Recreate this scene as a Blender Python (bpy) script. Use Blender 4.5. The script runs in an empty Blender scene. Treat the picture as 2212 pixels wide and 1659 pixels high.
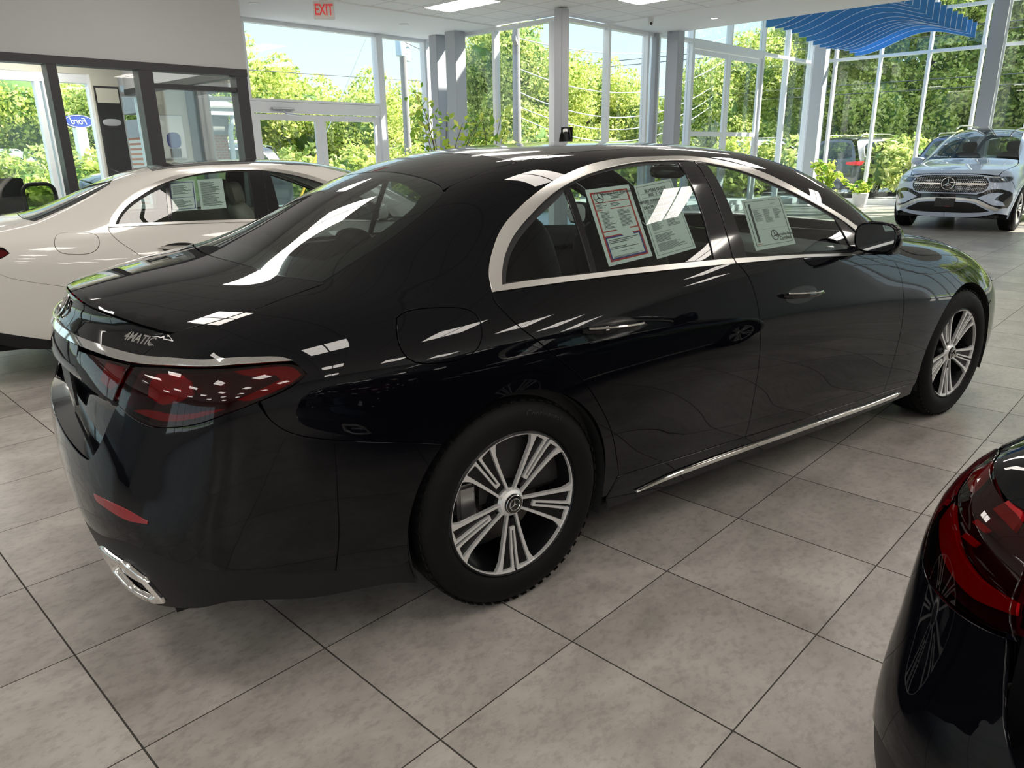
import bpy, bmesh, math, random
import numpy as np
from mathutils import Vector, Matrix
from mathutils.bvhtree import BVHTree
from mathutils.geometry import delaunay_2d_cdt
from mathutils.interpolate import poly_3d_calc

SC = bpy.context.scene
COL = SC.collection
PI = math.pi

# ------------------------------------------------------------------ camera
CAM_POS = Vector((-0.413846, -0.653248, 1.433118))
YAW, PITCH, ROLL, FPX = 0.7664992, -0.3071133, -0.0150533, 1572.69
def _cam():
    f = Vector((math.cos(PITCH) * math.cos(YAW), math.cos(PITCH) * math.sin(YAW), math.sin(PITCH)))
    r = f.cross(Vector((0, 0, 1))).normalized()
    u = r.cross(f)
    r2 = r * math.cos(ROLL) + u * math.sin(ROLL)
    u2 = u * math.cos(ROLL) - r * math.sin(ROLL)
    cd = bpy.data.cameras.new('camera')
    cd.sensor_width = 36.0
    cd.lens = FPX / 2212.0 * 36.0
    cd.clip_start = 0.02
    cd.clip_end = 600
    o = bpy.data.objects.new('camera', cd)
    m = Matrix.Identity(4)
    for i in range(3):
        m[i][0] = r2[i]; m[i][1] = u2[i]; m[i][2] = -f[i]; m[i][3] = CAM_POS[i]
    o.matrix_world = m
    COL.objects.link(o)
    SC.camera = o
_cam()
SC.view_settings.view_transform = 'Standard'
SC.view_settings.look = 'None'
SC.view_settings.gamma = 1.0
SC.view_settings.use_curve_mapping = False
SC.view_settings.exposure = 0.62
SC.cycles.use_denoising = True
SC.cycles.max_bounces = 7
SC.cycles.diffuse_bounces = 4
SC.cycles.glossy_bounces = 4
SC.cycles.transmission_bounces = 4
SC.cycles.transparent_max_bounces = 24
SC.cycles.sample_clamp_indirect = 6.0
SC.cycles.caustics_reflective = False
SC.cycles.caustics_refractive = False

# ------------------------------------------------------------------ sky, sun
SKY_STRENGTH = 0.90
SUN_STRENGTH = 12.0
LIGHT_STRENGTH = 9.5
SUN_TO = Vector((0.86, -0.66, 0.95)).normalized()
def _world():
    w = bpy.data.worlds.new('sky'); SC.world = w
    w.use_nodes = True
    nt = w.node_tree; nt.nodes.clear()
    out = nt.nodes.new('ShaderNodeOutputWorld')
    bg = nt.nodes.new('ShaderNodeBackground')
    tc = nt.nodes.new('ShaderNodeTexCoord')
    sp = nt.nodes.new('ShaderNodeSeparateXYZ')
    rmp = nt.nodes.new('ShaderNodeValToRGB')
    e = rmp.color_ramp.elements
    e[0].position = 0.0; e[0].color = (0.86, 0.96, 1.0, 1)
    e[1].position = 0.75; e[1].color = (1.15, 1.5, 2.0, 1)  # overhead sky, out of view, brightened to add light to the room
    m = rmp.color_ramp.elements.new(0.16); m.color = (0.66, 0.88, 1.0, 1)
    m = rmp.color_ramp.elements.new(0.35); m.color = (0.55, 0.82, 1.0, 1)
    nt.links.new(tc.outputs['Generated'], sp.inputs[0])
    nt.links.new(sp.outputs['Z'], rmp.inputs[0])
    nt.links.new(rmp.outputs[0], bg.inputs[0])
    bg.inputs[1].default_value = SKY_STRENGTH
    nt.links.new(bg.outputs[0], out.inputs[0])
_world()
def _sun():
    l = bpy.data.lights.new('sun', 'SUN'); l.energy = SUN_STRENGTH; l.angle = math.radians(0.6)
    l.color = (1.0, 0.93, 0.82)
    o = bpy.data.objects.new('sun', l); COL.objects.link(o)
    o.rotation_euler = SUN_TO.to_track_quat('Z', 'Y').to_euler()
    o.location = (10, -6, 12)
_sun()

# ------------------------------------------------------------------ materials
MATS = {}
def mat(name, col=(0.8, 0.8, 0.8), rough=0.5, metal=0.0, spec=0.5, coat=0.0, emis=None, estr=1.0, noise=None, bump=0.0, bscale=40.0, sub=None, coat_r=0.03):
    m = bpy.data.materials.new(name); m.use_nodes = True
    nt = m.node_tree; b = nt.nodes['Principled BSDF']
    b.inputs['Base Color'].default_value = (*col, 1)
    b.inputs['Roughness'].default_value = rough
    b.inputs['Metallic'].default_value = metal
    b.inputs['Specular IOR Level'].default_value = spec
    b.inputs['Coat Weight'].default_value = coat
    b.inputs['Coat Roughness'].default_value = coat_r
    if emis is not None:
        b.inputs['Emission Color'].default_value = (*emis, 1)
        b.inputs['Emission Strength'].default_value = estr
    tc = nt.nodes.new('ShaderNodeTexCoord')
    if noise:
        n = nt.nodes.new('ShaderNodeTexNoise'); n.inputs['Scale'].default_value = noise[0]
        n.inputs['Detail'].default_value = 4
        mx = nt.nodes.new('ShaderNodeMix'); mx.data_type = 'RGBA'
        mx.inputs[6].default_value = (*col, 1); mx.inputs[7].default_value = (*noise[1], 1)
        nt.links.new(tc.outputs['Object'], n.inputs['Vector'])
        nt.links.new(n.outputs['Fac'], mx.inputs[0])
        nt.links.new(mx.outputs[2], b.inputs['Base Color'])
    if bump:
        n = nt.nodes.new('ShaderNodeTexNoise'); n.inputs['Scale'].default_value = bscale
        n.inputs['Detail'].default_value = 3
        bp = nt.nodes.new('ShaderNodeBump'); bp.inputs['Strength'].default_value = bump
        bp.inputs['Distance'].default_value = 0.01
        nt.links.new(tc.outputs['Object'], n.inputs['Vector'])
        nt.links.new(n.outputs['Fac'], bp.inputs['Height'])
        nt.links.new(bp.outputs[0], b.inputs['Normal'])
    MATS[name] = m
    return m
def glass(name, tint=(0.9, 0.95, 0.93), ior=1.5, rough=0.0, refl=1.0):
    """clear pane: light passes straight through, tinted, with a Fresnel mirror on top"""
    m = bpy.data.materials.new(name); m.use_nodes = True
    nt = m.node_tree; nt.nodes.clear()
    out = nt.nodes.new('ShaderNodeOutputMaterial')
    t = nt.nodes.new('ShaderNodeBsdfTransparent'); t.inputs[0].default_value = (*tint, 1)
    g = nt.nodes.new('ShaderNodeBsdfGlossy'); g.inputs['Roughness'].default_value = rough
    g.inputs['Color'].default_value = (refl, refl, refl, 1)
    f = nt.nodes.new('ShaderNodeFresnel')
    ge = nt.nodes.new('ShaderNodeNewGeometry'); mr = nt.nodes.new('ShaderNodeMapRange')
    mr.inputs[3].default_value = ior; mr.inputs[4].default_value = 1.0 / ior
    nt.links.new(ge.outputs['Backfacing'], mr.inputs[0]); nt.links.new(mr.outputs[0], f.inputs['IOR'])
    mx = nt.nodes.new('ShaderNodeMixShader')
    nt.links.new(f.outputs[0], mx.inputs[0]); nt.links.new(t.outputs[0], mx.inputs[1]); nt.links.new(g.outputs[0], mx.inputs[2])
    nt.links.new(mx.outputs[0], out.inputs[0])
    MATS[name] = m
    return m

M = MATS
mat('black_paint', (0.0018, 0.002, 0.0035), 0.015, spec=0.36)
mat('white_paint', (0.62, 0.60, 0.56), 0.30, spec=0.5, coat=1.0, coat_r=0.01)
mat('grey_blue_paint', (0.52, 0.60, 0.76), 0.35, metal=0.1, coat=1.0, coat_r=0.01)
mat('dark_grey_paint', (0.03, 0.035, 0.04), 0.25, coat=1.0)
mat('blue_paint', (0.02, 0.04, 0.12), 0.25, coat=1.0)
mat('chrome', (0.88, 0.87, 0.85), 0.06, metal=1.0)
mat('satin_aluminium', (0.78, 0.76, 0.73), 0.28, metal=1.0)
mat('machined_alloy', (0.86, 0.86, 0.86), 0.34, metal=0.55)
mat('black_alloy', (0.006, 0.006, 0.007), 0.3, spec=.3)
mat('rubber', (0.006, 0.006, 0.0065), 0.65, spec=.15, bump=0.1, bscale=120)
mat('tyre_letter', (0.03, 0.03, 0.032), 0.4)
mat('black_plastic', (0.008, 0.008, 0.009), 0.5, spec=.3)
mat('gloss_black', (0.006, 0.006, 0.008), 0.08, coat=0.5)
mat('dark_liner', (0.006, 0.006, 0.007), 0.85)
mat('dark_leather', (0.022, 0.021, 0.022), 0.5, bump=0.15)
mat('cream_leather', (0.40, 0.36, 0.31), 0.5, bump=0.15)
mat('headliner', (0.06, 0.06, 0.065), 0.9)
mat('lamp_housing', (0.035, 0.002, 0.004), 0.2)
mat('lamp_red', (0.62, 0.008, 0.014), 0.18, coat=0.6)
mat('reflector_red', (0.20, 0.004, 0.008), 0.25, coat=.5)
mat('lamp_bright_red', (0.75, 0.02, 0.02), 0.2, coat=0.6)
glass('lamp_lens', (0.36, 0.05, 0.07), 1.45)
glass('clear_lens', (0.93, 0.95, 0.96), 1.45)
glass('car_glass', (0.60, 0.68, 0.66), 1.5)
glass('rear_glass', (0.34, 0.40, 0.40), 1.5)
glass('window_glass', (0.955, 0.98, 0.97), 1.36)
mat('mirror_glass', (0.6, 0.62, 0.64), 0.02, metal=1.0)
mat('paper', (0.80, 0.84, 0.80), 0.7)
mat('paper_border', (0.62, 0.66, 0.64), 0.7)
mat('ink', (0.06, 0.07, 0.07), 0.8)
mat('ink_red', (0.50, 0.05, 0.04), 0.8)
mat('ink_blue', (0.05, 0.06, 0.26), 0.8)
mat('plate_black', (0.01, 0.01, 0.012), 0.4)
mat('text_white', (0.8, 0.8, 0.8), 0.5)
mat('brake_disc', (0.13, 0.12, 0.11), 0.45, metal=0.8)
mat('lamp_dark', (0.12, 0.13, 0.16), 0.12, metal=.8)
mat('steel', (0.5, 0.5, 0.5), 0.35, metal=0.9)
mat('red_stitch', (0.4, 0.02, 0.02), 0.6)

# ------------------------------------------------------------------ helpers
def tag(o, label=None, cat=None, group=None, kind=None):
    if label: o['label'] = label
    if cat: o['category'] = cat
    if group: o['group'] = group
    if kind: o['kind'] = kind
    return o
def empty(name, loc=(0, 0, 0), rz=0.0, parent=None, label=None, cat=None, group=None):
    o = bpy.data.objects.new(name, None); COL.objects.link(o)
    o.location = loc; o.rotation_euler = (0, 0, rz); o.empty_display_size = 0.2
    if parent is not None: o.parent = parent
    return tag(o, label, cat, group)
def link(name, me, mats, parent=None, smooth=False):
    if not isinstance(mats, (list, tuple)): mats = [mats]
    for m in mats: me.materials.append(MATS[m] if isinstance(m, str) else m)
    if smooth:
        me.polygons.foreach_set('use_smooth', [True] * len(me.polygons))
    o = bpy.data.objects.new(name, me); COL.objects.link(o)
    if parent is not None: o.parent = parent
    return o
class MB:
    """collects simple solids and links them as one mesh object"""
    def __init__(s): s.v = []; s.f = []; s.mi = []; s.cur = 0
    def add(s, vs, fs):
        n = len(s.v); s.v += [tuple(v) for v in vs]; s.f += [tuple(i + n for i in f) for f in fs]; s.mi += [s.cur] * len(fs)
        return s
    def box(s, a, b, rz=0.0, piv=None):
        x0, y0, z0 = a; x1, y1, z1 = b
        vs = [(x0, y0, z0), (x1, y0, z0), (x1, y1, z0), (x0, y1, z0), (x0, y0, z1), (x1, y0, z1), (x1, y1, z1), (x0, y1, z1)]
        if rz:
            px, py = piv or ((x0 + x1) / 2, (y0 + y1) / 2); c, q = math.cos(rz), math.sin(rz)
            vs = [(px + c * (x - px) - q * (y - py), py + q * (x - px) + c * (y - py), z) for x, y, z in vs]
        return s.add(vs, [(0, 3, 2, 1), (4, 5, 6, 7), (0, 1, 5, 4), (1, 2, 6, 5), (2, 3, 7, 6), (3, 0, 4, 7)])
    def cyl(s, p, q, r, r2=None, n=12, caps=True):
        p, q = Vector(p), Vector(q); r2 = r if r2 is None else r2
        d = (q - p).normalized(); a = d.orthogonal().normalized(); b = d.cross(a)
        vs = []
        for k in range(n):
            t = 2 * PI * k / n; w = a * math.cos(t) + b * math.sin(t)
            vs.append(p + w * r)
        for k in range(n):
            t = 2 * PI * k / n; w = a * math.cos(t) + b * math.sin(t)
            vs.append(q + w * r2)
        fs = [(k, (k + 1) % n, n + (k + 1) % n, n + k) for k in range(n)]
        if caps: fs += [tuple(range(n - 1, -1, -1)), tuple(range(n, 2 * n))]
        return s.add(vs, fs)
    def tube(s, pts, r, n=8, closed=False):
        pts = [Vector(p) for p in pts]; m = len(pts); rings = []
        up = None
        for i, p in enumerate(pts):
            a = pts[(i - 1) % m] if (closed or i > 0) else p
            b = pts[(i + 1) % m] if (closed or i < m - 1) else p
            d = (b - a).normalized()
            if up is None: up = d.orthogonal().normalized()
            up = (up - d * up.dot(d)).normalized(); sd = d.cross(up)
            rr = r[i] if isinstance(r, (list, tuple)) else r
            rings.append([p + (up * math.cos(2 * PI * k / n) + sd * math.sin(2 * PI * k / n)) * rr for k in range(n)])
        vs = [v for q in rings for v in q]; fs = []
        for i in range(m if closed else m - 1):
            j = (i + 1) % m
            fs += [(i * n + k, i * n + (k + 1) % n, j * n + (k + 1) % n, j * n + k) for k in range(n)]
        if not closed: fs += [tuple(range(n - 1, -1, -1)), tuple((m - 1) * n + k for k in range(n))]
        return s.add(vs, fs)
    def lathe(s, prof, n=48, axis='Y', org=(0, 0, 0), close=False):
        """prof: (radius, along)"""
        vs = []
        for r, a in prof:
            for k in range(n):
                t = 2 * PI * k / n; c, q = r * math.cos(t), r * math.sin(t)
                p = {'Y': (c, a, q), 'Z': (c, q, a), 'X': (a, c, q)}[axis]
                vs.append((p[0] + org[0], p[1] + org[1], p[2] + org[2]))
        m = len(prof); fs = []
        for i in range(m if close else m - 1):
            j = (i + 1) % m
            fs += [(i * n + k, i * n + (k + 1) % n, j * n + (k + 1) % n, j * n + k) for k in range(n)]
        return s.add(vs, fs)
    def prism(s, poly, fn, t0, t1):
        """extrude a 2D polygon; fn(u, v, t) -> point"""
        n = len(poly)
        vs = [fn(u, v, t0) for u, v in poly] + [fn(u, v, t1) for u, v in poly]
        fs = [tuple(range(n - 1, -1, -1)), tuple(range(n, 2 * n))] + [(k, (k + 1) % n, n + (k + 1) % n, n + k) for k in range(n)]
        return s.add(vs, fs)
    def blob(s, c, r, nu=16, nv=10, pw=1.0):
        """superellipsoid"""
        vs = []; f = lambda a: math.copysign(abs(a) ** pw, a)
        for i in range(nv + 1):
            ph = -PI / 2 + PI * i / nv
            for k in range(nu):
                t = 2 * PI * k / nu
                vs.append((c[0] + r[0] * f(math.cos(ph)) * f(math.cos(t)), c[1] + r[1] * f(math.cos(ph)) * f(math.sin(t)), c[2] + r[2] * f(math.sin(ph))))
        fs = [(i * nu + k, i * nu + (k + 1) % nu, (i + 1) * nu + (k + 1) % nu, (i + 1) * nu + k) for i in range(nv) for k in range(nu)]
        return s.add(vs, fs)
    def build(s, name, mats, parent=None, smooth=False, bevel=0, loc=None, fixn=True):
        me = bpy.data.meshes.new(name)
        me.from_pydata(s.v, [], s.f)
        me.polygons.foreach_set('material_index', s.mi)
        if fixn or bevel:
            bm = bmesh.new(); bm.from_mesh(me)
            if bevel:
                bmesh.ops.bevel(bm, geom=bm.edges[:], offset=bevel, segments=2, affect='EDGES', clamp_overlap=True)
            bmesh.ops.recalc_face_normals(bm, faces=bm.faces[:])
            bm.to_mesh(me); bm.free()
        me.update()
        o = link(name, me, mats, parent)
        if smooth:
            for p in me.polygons: p.use_smooth = True
            try: me.set_sharp_from_angle(angle=math.radians(38))
            except Exception: pass
        if loc: o.location = loc
        return o
def text_obj(name, body, size, matname, parent=None, depth=0.0, mtx=None, shear=0.0, spacing=1.0, wx=1.0, bold=0.0):
    cu = bpy.data.curves.new(name, 'FONT'); cu.body = body; cu.size = size; cu.extrude = depth
    cu.shear = shear; cu.space_character = spacing; cu.align_x = 'CENTER'; cu.align_y = 'CENTER'; cu.offset = bold; cu.resolution_u = 2
    t = bpy.data.objects.new(name, cu); COL.objects.link(t)
    bpy.context.view_layer.update()
    me = bpy.data.meshes.new_from_object(t)
    bpy.data.objects.remove(t)
    me.name = name
    if wx != 1.0: me.transform(Matrix.Diagonal((wx, 1, 1, 1)))
    if mtx is not None: me.transform(mtx)
    me.materials.clear()
    return link(name, me, matname, parent)
def frame_mtx(org, ex, ey):
    ex = Vector(ex).normalized(); ey = Vector(ey); ey = (ey - ex * ey.dot(ex)).normalized(); ez = ex.cross(ey)
    m = Matrix.Identity(4)
    for i in range(3): m[i][0] = ex[i]; m[i][1] = ey[i]; m[i][2] = ez[i]; m[i][3] = org[i]
    return m
def join_meshes(name, objs, parent=None):
    """merge several freshly built meshes (same part) into one object"""
    bm = bmesh.new(); mats = []
    for o in objs:
        n0 = len(bm.faces); me = o.data
        mp = []
        for m in me.materials:
            if m not in mats: mats.append(m)
            mp.append(mats.index(m))
        bm.from_mesh(me); bm.faces.ensure_lookup_table()
        for f in bm.faces[n0:]: f.material_index = mp[f.material_index] if mp else 0
    me = bpy.data.meshes.new(name); bm.to_mesh(me); bm.free()
    o = link(name, me, mats, parent)
    for q in objs:
        d = q.data; bpy.data.objects.remove(q); bpy.data.meshes.remove(d)
    return o

# ------------------------------------------------------------------ sedan body control net (metres; x forward, half width, z)
S=[]
NL=7
def row(c0,c1,c2,c3,c4,s0,side):
    S.append([c0,c1,c2,c3,c4,s0]+side)
def side(x,ws,zs): return [((x[k] if isinstance(x,tuple) else x),w,z) for k,(w,z) in enumerate(zip(ws,zs))]
row((-1.055,0,1.052),(-1.03,.25,1.042),(-.975,.43,1.025),(-.885,.64,1.018),(-.86,.735,.995),(-.83,.80,.975),
 side((-.835,-.82,-.84,-.85,-.87,-.86,-.82),(.845,.875,.885,.885,.88,.87,.83),(.945,.90,.80,.66,.50,.33,.17)))
row((-.80,0,1.10),(-.80,.25,1.095),(-.76,.48,1.08),(-.72,.66,1.062),(-.69,.765,1.03),(-.66,.84,.99),
 side(-.63,(.885,.905,.915,.915,.905,.895,.85),(.94,.86,.75,.62,.48,.34,.17)))
row((-.54,0,1.125),(-.54,.28,1.12),(-.50,.56,1.10),(-.46,.69,1.085),(-.43,.80,1.045),(-.42,.865,.99),
 side(-.41,(.90,.922,.93,.93,.925,.915,.88),(.93,.84,.73,.61,.47,.34,.17)))
row((-.28,0,1.235),(-.27,.30,1.225),(-.22,.595,1.20),(-.18,.705,1.14),(-.15,.81,1.06),(-.15,.875,.99),
 side(-.15,(.905,.93,.94,.94,.935,.925,.90),(.92,.82,.72,.60,.47,.34,.17)))
row((.0,0,1.365),(.01,.30,1.355),(.04,.585,1.335),(.07,.70,1.225),(.10,.82,1.085),(.12,.88,.99),
 side(.15,(.91,.935,.94,.94,.935,.92,.89),(.91,.81,.71,.59,.46,.33,.17)))
row((.33,0,1.455),(.34,.30,1.446),(.36,.59,1.425),(.38,.725,1.27),(.40,.835,1.09),(.42,.885,.99),
 side(.45,(.91,.933,.938,.93,.915,.91,.88),(.90,.80,.70,.58,.44,.33,.17)))
row((.70,0,1.480),(.70,.30,1.472),(.72,.605,1.440),(.73,.74,1.29),(.75,.845,1.09),(.78,.89,.985),
 side(.80,(.91,.93,.935,.925,.91,.91,.88),(.89,.80,.70,.58,.43,.32,.17)))
row((1.10,0,1.483),(1.10,.30,1.475),(1.10,.61,1.444),(1.10,.745,1.29),(1.10,.85,1.085),(1.12,.89,.975),
 side(1.15,(.908,.928,.932,.925,.91,.91,.88),(.88,.79,.69,.57,.43,.32,.17)))
row((1.50,0,1.466),(1.50,.30,1.458),(1.50,.615,1.430),(1.50,.745,1.275),(1.50,.848,1.07),(1.50,.885,.965),
 side(1.52,(.905,.925,.93,.925,.91,.91,.88),(.87,.78,.68,.56,.43,.32,.17)))
row((1.84,0,1.41),(1.85,.32,1.395),(1.87,.635,1.365),(1.86,.755,1.21),(1.86,.845,1.05),(1.86,.88,.955),
 side(1.88,(.90,.922,.93,.925,.912,.91,.88),(.86,.77,.67,.55,.43,.32,.17)))
row((2.16,0,1.26),(2.17,.34,1.245),(2.18,.68,1.205),(2.18,.775,1.11),(2.18,.84,1.015),(2.2,.875,.94),
 side(2.24,(.898,.922,.932,.93,.92,.915,.88),(.85,.76,.66,.55,.43,.32,.17)))
row((2.46,0,1.06),(2.46,.36,1.055),(2.46,.68,1.035),(2.46,.775,1.00),(2.47,.83,.965),(2.48,.875,.905),
 side(2.50,(.90,.928,.942,.942,.935,.925,.89),(.84,.75,.65,.55,.44,.33,.17)))
row((2.78,0,1.03),(2.78,.36,1.02),(2.78,.64,.995),(2.78,.755,.965),(2.78,.83,.93),(2.78,.885,.87),
 side(2.80,(.91,.935,.948,.95,.94,.93,.90),(.81,.73,.64,.55,.44,.33,.17)))
row((3.12,0,.99),(3.12,.34,.98),(3.12,.61,.95),(3.12,.73,.92),(3.12,.81,.885),(3.12,.87,.83),
 side(3.12,(.90,.93,.945,.95,.945,.935,.90),(.77,.70,.62,.54,.44,.33,.17)))
row((3.45,0,.92),(3.44,.32,.91),(3.42,.57,.88),(3.40,.69,.85),(3.38,.775,.815),(3.38,.835,.77),
 side(3.40,(.865,.89,.905,.91,.905,.89,.86),(.72,.66,.60,.52,.43,.33,.17)))
row((3.74,0,.81),(3.72,.27,.805),(3.67,.49,.785),(3.62,.61,.765),(3.59,.69,.74),(3.57,.755,.705),
 side(3.60,(.79,.815,.83,.84,.85,.85,.82),(.67,.62,.57,.51,.43,.33,.17)))
RC=[
 [(-1.05,0,1.005),(-1.03,.25,.995),(-.975,.44,.985),(-.90,.62,.98),(-.865,.72,.972)],
 [(-1.12,0,.95),(-1.09,.28,.935),(-1.03,.50,.93),(-.965,.68,.925),(-.91,.80,.925)],
 [(-1.125,0,.83),(-1.11,.28,.82),(-1.065,.53,.81),(-.995,.71,.80),(-.925,.825,.80)],
 [(-1.15,0,.68),(-1.14,.30,.675),(-1.10,.56,.665),(-1.025,.73,.66),(-.94,.835,.66)],
 [(-1.165,0,.52),(-1.16,.32,.515),(-1.14,.60,.51),(-1.065,.76,.505),(-.965,.85,.50)],
 [(-1.15,0,.35),(-1.145,.32,.35),(-1.11,.60,.345),(-1.04,.74,.34),(-.95,.84,.335)],
 [(-1.08,0,.17),(-1.07,.30,.17),(-1.04,.56,.17),(-.99,.70,.17),(-.91,.80,.17)],
]
FC=[
 [(3.80,0,.74),(3.78,.26,.735),(3.72,.48,.72),(3.66,.60,.70),(3.62,.69,.69)],
 [(3.84,0,.66),(3.82,.26,.655),(3.76,.49,.64),(3.69,.63,.63),(3.63,.73,.625)],
 [(3.86,0,.58),(3.84,.26,.575),(3.78,.50,.57),(3.71,.64,.57),(3.65,.745,.57)],
 [(3.86,0,.50),(3.84,.26,.50),(3.79,.50,.50),(3.72,.65,.51),(3.65,.75,.51)],
 [(3.86,0,.41),(3.84,.26,.41),(3.80,.50,.42),(3.75,.65,.43),(3.69,.77,.43)],
 [(3.85,0,.31),(3.83,.26,.31),(3.79,.50,.31),(3.75,.66,.31),(3.69,.78,.31)],
 [(3.80,0,.22),(3.78,.26,.22),(3.75,.50,.22),(3.71,.64,.22),(3.66,.75,.22)],
]
def build(S=S,RC=RC,FC=FC):
    V=[]
    def add(p):
        V.append((p[0],-p[1],p[2]));return len(V)-1
    nS=len(S);nc=6+NL
    T=[[add(p) for p in r] for r in S]
    F=[]
    for i in range(nS-1):
        for j in range(nc-1):
            F.append((T[i][j],T[i][j+1],T[i+1][j+1],T[i+1][j]))
    def cap(C,r,flip):
        G=[[add(p) for p in lv] for lv in C]
        rows=[r[:6]]+[G[k]+[r[6+k]] for k in range(NL)]
        for k in range(NL):
            for j in range(5):
                q=(rows[k][j],rows[k+1][j],rows[k+1][j+1],rows[k][j+1])
                F.append(q[::-1] if flip else q)
        return rows
    rr=cap(RC,T[0],False);fr=cap(FC,T[-1],True)
    V2=list(V);mp={}
    for i,(x,y,z) in enumerate(V):
        if abs(y)<1e-6:mp[i]=i
        else:mp[i]=len(V2);V2.append((x,-y,z))
    F2=F+[tuple(mp[i] for i in f[::-1]) for f in F]
    lip=[(T[0][j],T[0][j+1],w) for j,w in enumerate((2.5,2.5,1.6,.5))]
    flip=[(T[-1][j],T[-1][j+1],.6) for j in range(5)]
    return V2,F2,T,rr,fr,lip,flip,mp

def catmull(V,F,crease):
    # crease: dict edge(frozenset)->weight
    V=np.array(V);nf=len(F);F=np.array(F)
    FP=V[F].mean(1)
    E={}
    for fi,f in enumerate(F):
        for k in range(4):
            e=(min(f[k],f[(k+1)%4]),max(f[k],f[(k+1)%4]));E.setdefault(e,[]).append(fi)
    ei={e:i for i,e in enumerate(E)};EP=np.zeros((len(E),3))
    vE=[[] for _ in V];vF=[[] for _ in V]
    for fi,f in enumerate(F):
        for v in f:vF[v].append(fi)
    cr={}
    for e,i in ei.items():
        fs=E[e];m=(V[e[0]]+V[e[1]])/2;vE[e[0]].append(e);vE[e[1]].append(e)
        w=crease.get(e,0) if len(fs)==2 else 10
        sm=(V[e[0]]+V[e[1]]+FP[fs[0]]+FP[fs[1]])/4 if len(fs)==2 else m
        a=min(w,1);EP[i]=m*a+sm*(1-a);cr[e]=w
    NV=np.zeros_like(V)
    for v in range(len(V)):
        n=len(vF[v]);es=vE[v];q=FP[vF[v]].mean(0);r=np.mean([(V[e[0]]+V[e[1]])/2 for e in es],0)
        sm=(q+2*r+(n-3)*V[v])/n if n>0 else V[v]
        ce=[e for e in es if cr[e]>0]
        if len(ce)>=2:
            if len(ce)==2:
                o=[e[0] if e[1]==v else e[1] for e in ce];c=(6*V[v]+V[o[0]]+V[o[1]])/8
            else:c=V[v]
            a=min(np.mean([cr[e] for e in ce]),1);NV[v]=c*a+sm*(1-a)
        else:NV[v]=sm
    A=len(V);B=A+len(FP);nfc=[]
    for fi,f in enumerate(F):
        for k in range(4):
            e1=ei[(min(f[k],f[(k+1)%4]),max(f[k],f[(k+1)%4]))];e0=ei[(min(f[k],f[k-1]),max(f[k],f[k-1]))]
            nfc.append((f[k],B+e1,A+fi,B+e0))
    nc={}
    for e,w in crease.items():
        if w>1: 
            for v in e:nc[(v,B+ei[e])]=w-1
    return np.vstack([NV,FP,EP]),nfc,nc

def dense(levels=4,net=None):
    V,F,T,rr,fr,lip,flip,mp=build(*(net or (S,RC,FC)))
    cr={}
    for l in(lip,flip):
        for a,b,w in l:
            cr[(min(a,b),max(a,b))]=w;a,b=mp[a],mp[b];cr[(min(a,b),max(a,b))]=w
    for _ in range(levels):V,F,cr=catmull(V,F,cr)
    return V,F

class Surf:
    """a smooth closed shape that panels are cut from"""
    def __init__(s, V, F):
        s.V = np.asarray(V, float); s.F = np.asarray(F)
        s.vv = [Vector(v) for v in s.V]
        s.t = BVHTree.FromPolygons(s.vv, [tuple(f) for f in s.F])
        n = np.cross(s.V[s.F[:, 2]] - s.V[s.F[:, 0]], s.V[s.F[:, 3]] - s.V[s.F[:, 1]])
        N = np.zeros_like(s.V)
        for k in range(4): np.add.at(N, s.F[:, k], n)
        N /= np.maximum(np.linalg.norm(N, axis=1, keepdims=True), 1e-12)
        c = s.V.mean(0)
        if ((s.V - c) * N).sum() < 0: N = -N
        s.N = [Vector(q) for q in N]
    def nrm(s, loc, fi):
        f = [int(i) for i in s.F[fi]]
        w = poly_3d_calc([s.vv[i] for i in f], loc)
        n = Vector((0, 0, 0))
        for a, i in zip(w, f): n += s.N[i] * a
        return n.normalized()
    def cast(s, p, d):
        d = Vector(d).normalized()
        h = s.t.ray_cast(Vector(p) - d * 6.0, d)
        if h[0] is None:
            h = s.t.find_nearest(Vector(p))
        return h[0], s.nrm(h[0], h[2])
    def near(s, p):
        h = s.t.find_nearest(Vector(p)); return h[0], s.nrm(h[0], h[2])

def resample(pts, h, closed=True, sharp=40.0):
    """smooth polyline through 3D points, keeping sharp corners"""
    P = [Vector(p) for p in pts]; n = len(P); out = []
    def is_sharp(i):
        if not closed and i in (0, n - 1): return True
        a = (P[i] - P[(i - 1) % n]); b = (P[(i + 1) % n] - P[i])
        if a.length < 1e-6 or b.length < 1e-6: return True
        return math.degrees(a.angle(b)) > sharp
    sh = [is_sharp(i) for i in range(n)]
    for i in range(n if closed else n - 1):
        p1, p2 = P[i], P[(i + 1) % n]
        p0 = p1 - (p2 - p1) if sh[i] else P[(i - 1) % n]
        p3 = p2 + (p2 - p1) if sh[(i + 1) % n] else P[(i + 2) % n]
        L = (p2 - p1).length; m = max(1, int(math.ceil(L / h)))
        t1 = (p2 - p0) * (L / max((p2 - p0).length, 1e-6)) if not sh[i] else (p2 - p1)
        t2 = (p3 - p1) * (L / max((p3 - p1).length, 1e-6)) if not sh[(i + 1) % n] else (p2 - p1)
        for k in range(m):
            t = k / m
            out.append(p1 * (2 * t ** 3 - 3 * t * t + 1) + t1 * (t ** 3 - 2 * t * t + t) + p2 * (-2 * t ** 3 + 3 * t * t) + t2 * (t ** 3 - t * t))
    if not closed: out.append(P[-1])
    return out
def area2(q): return 0.5 * sum(q[i][0] * q[(i + 1) % len(q)][1] - q[(i + 1) % len(q)][0] * q[i][1] for i in range(len(q)))
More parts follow.
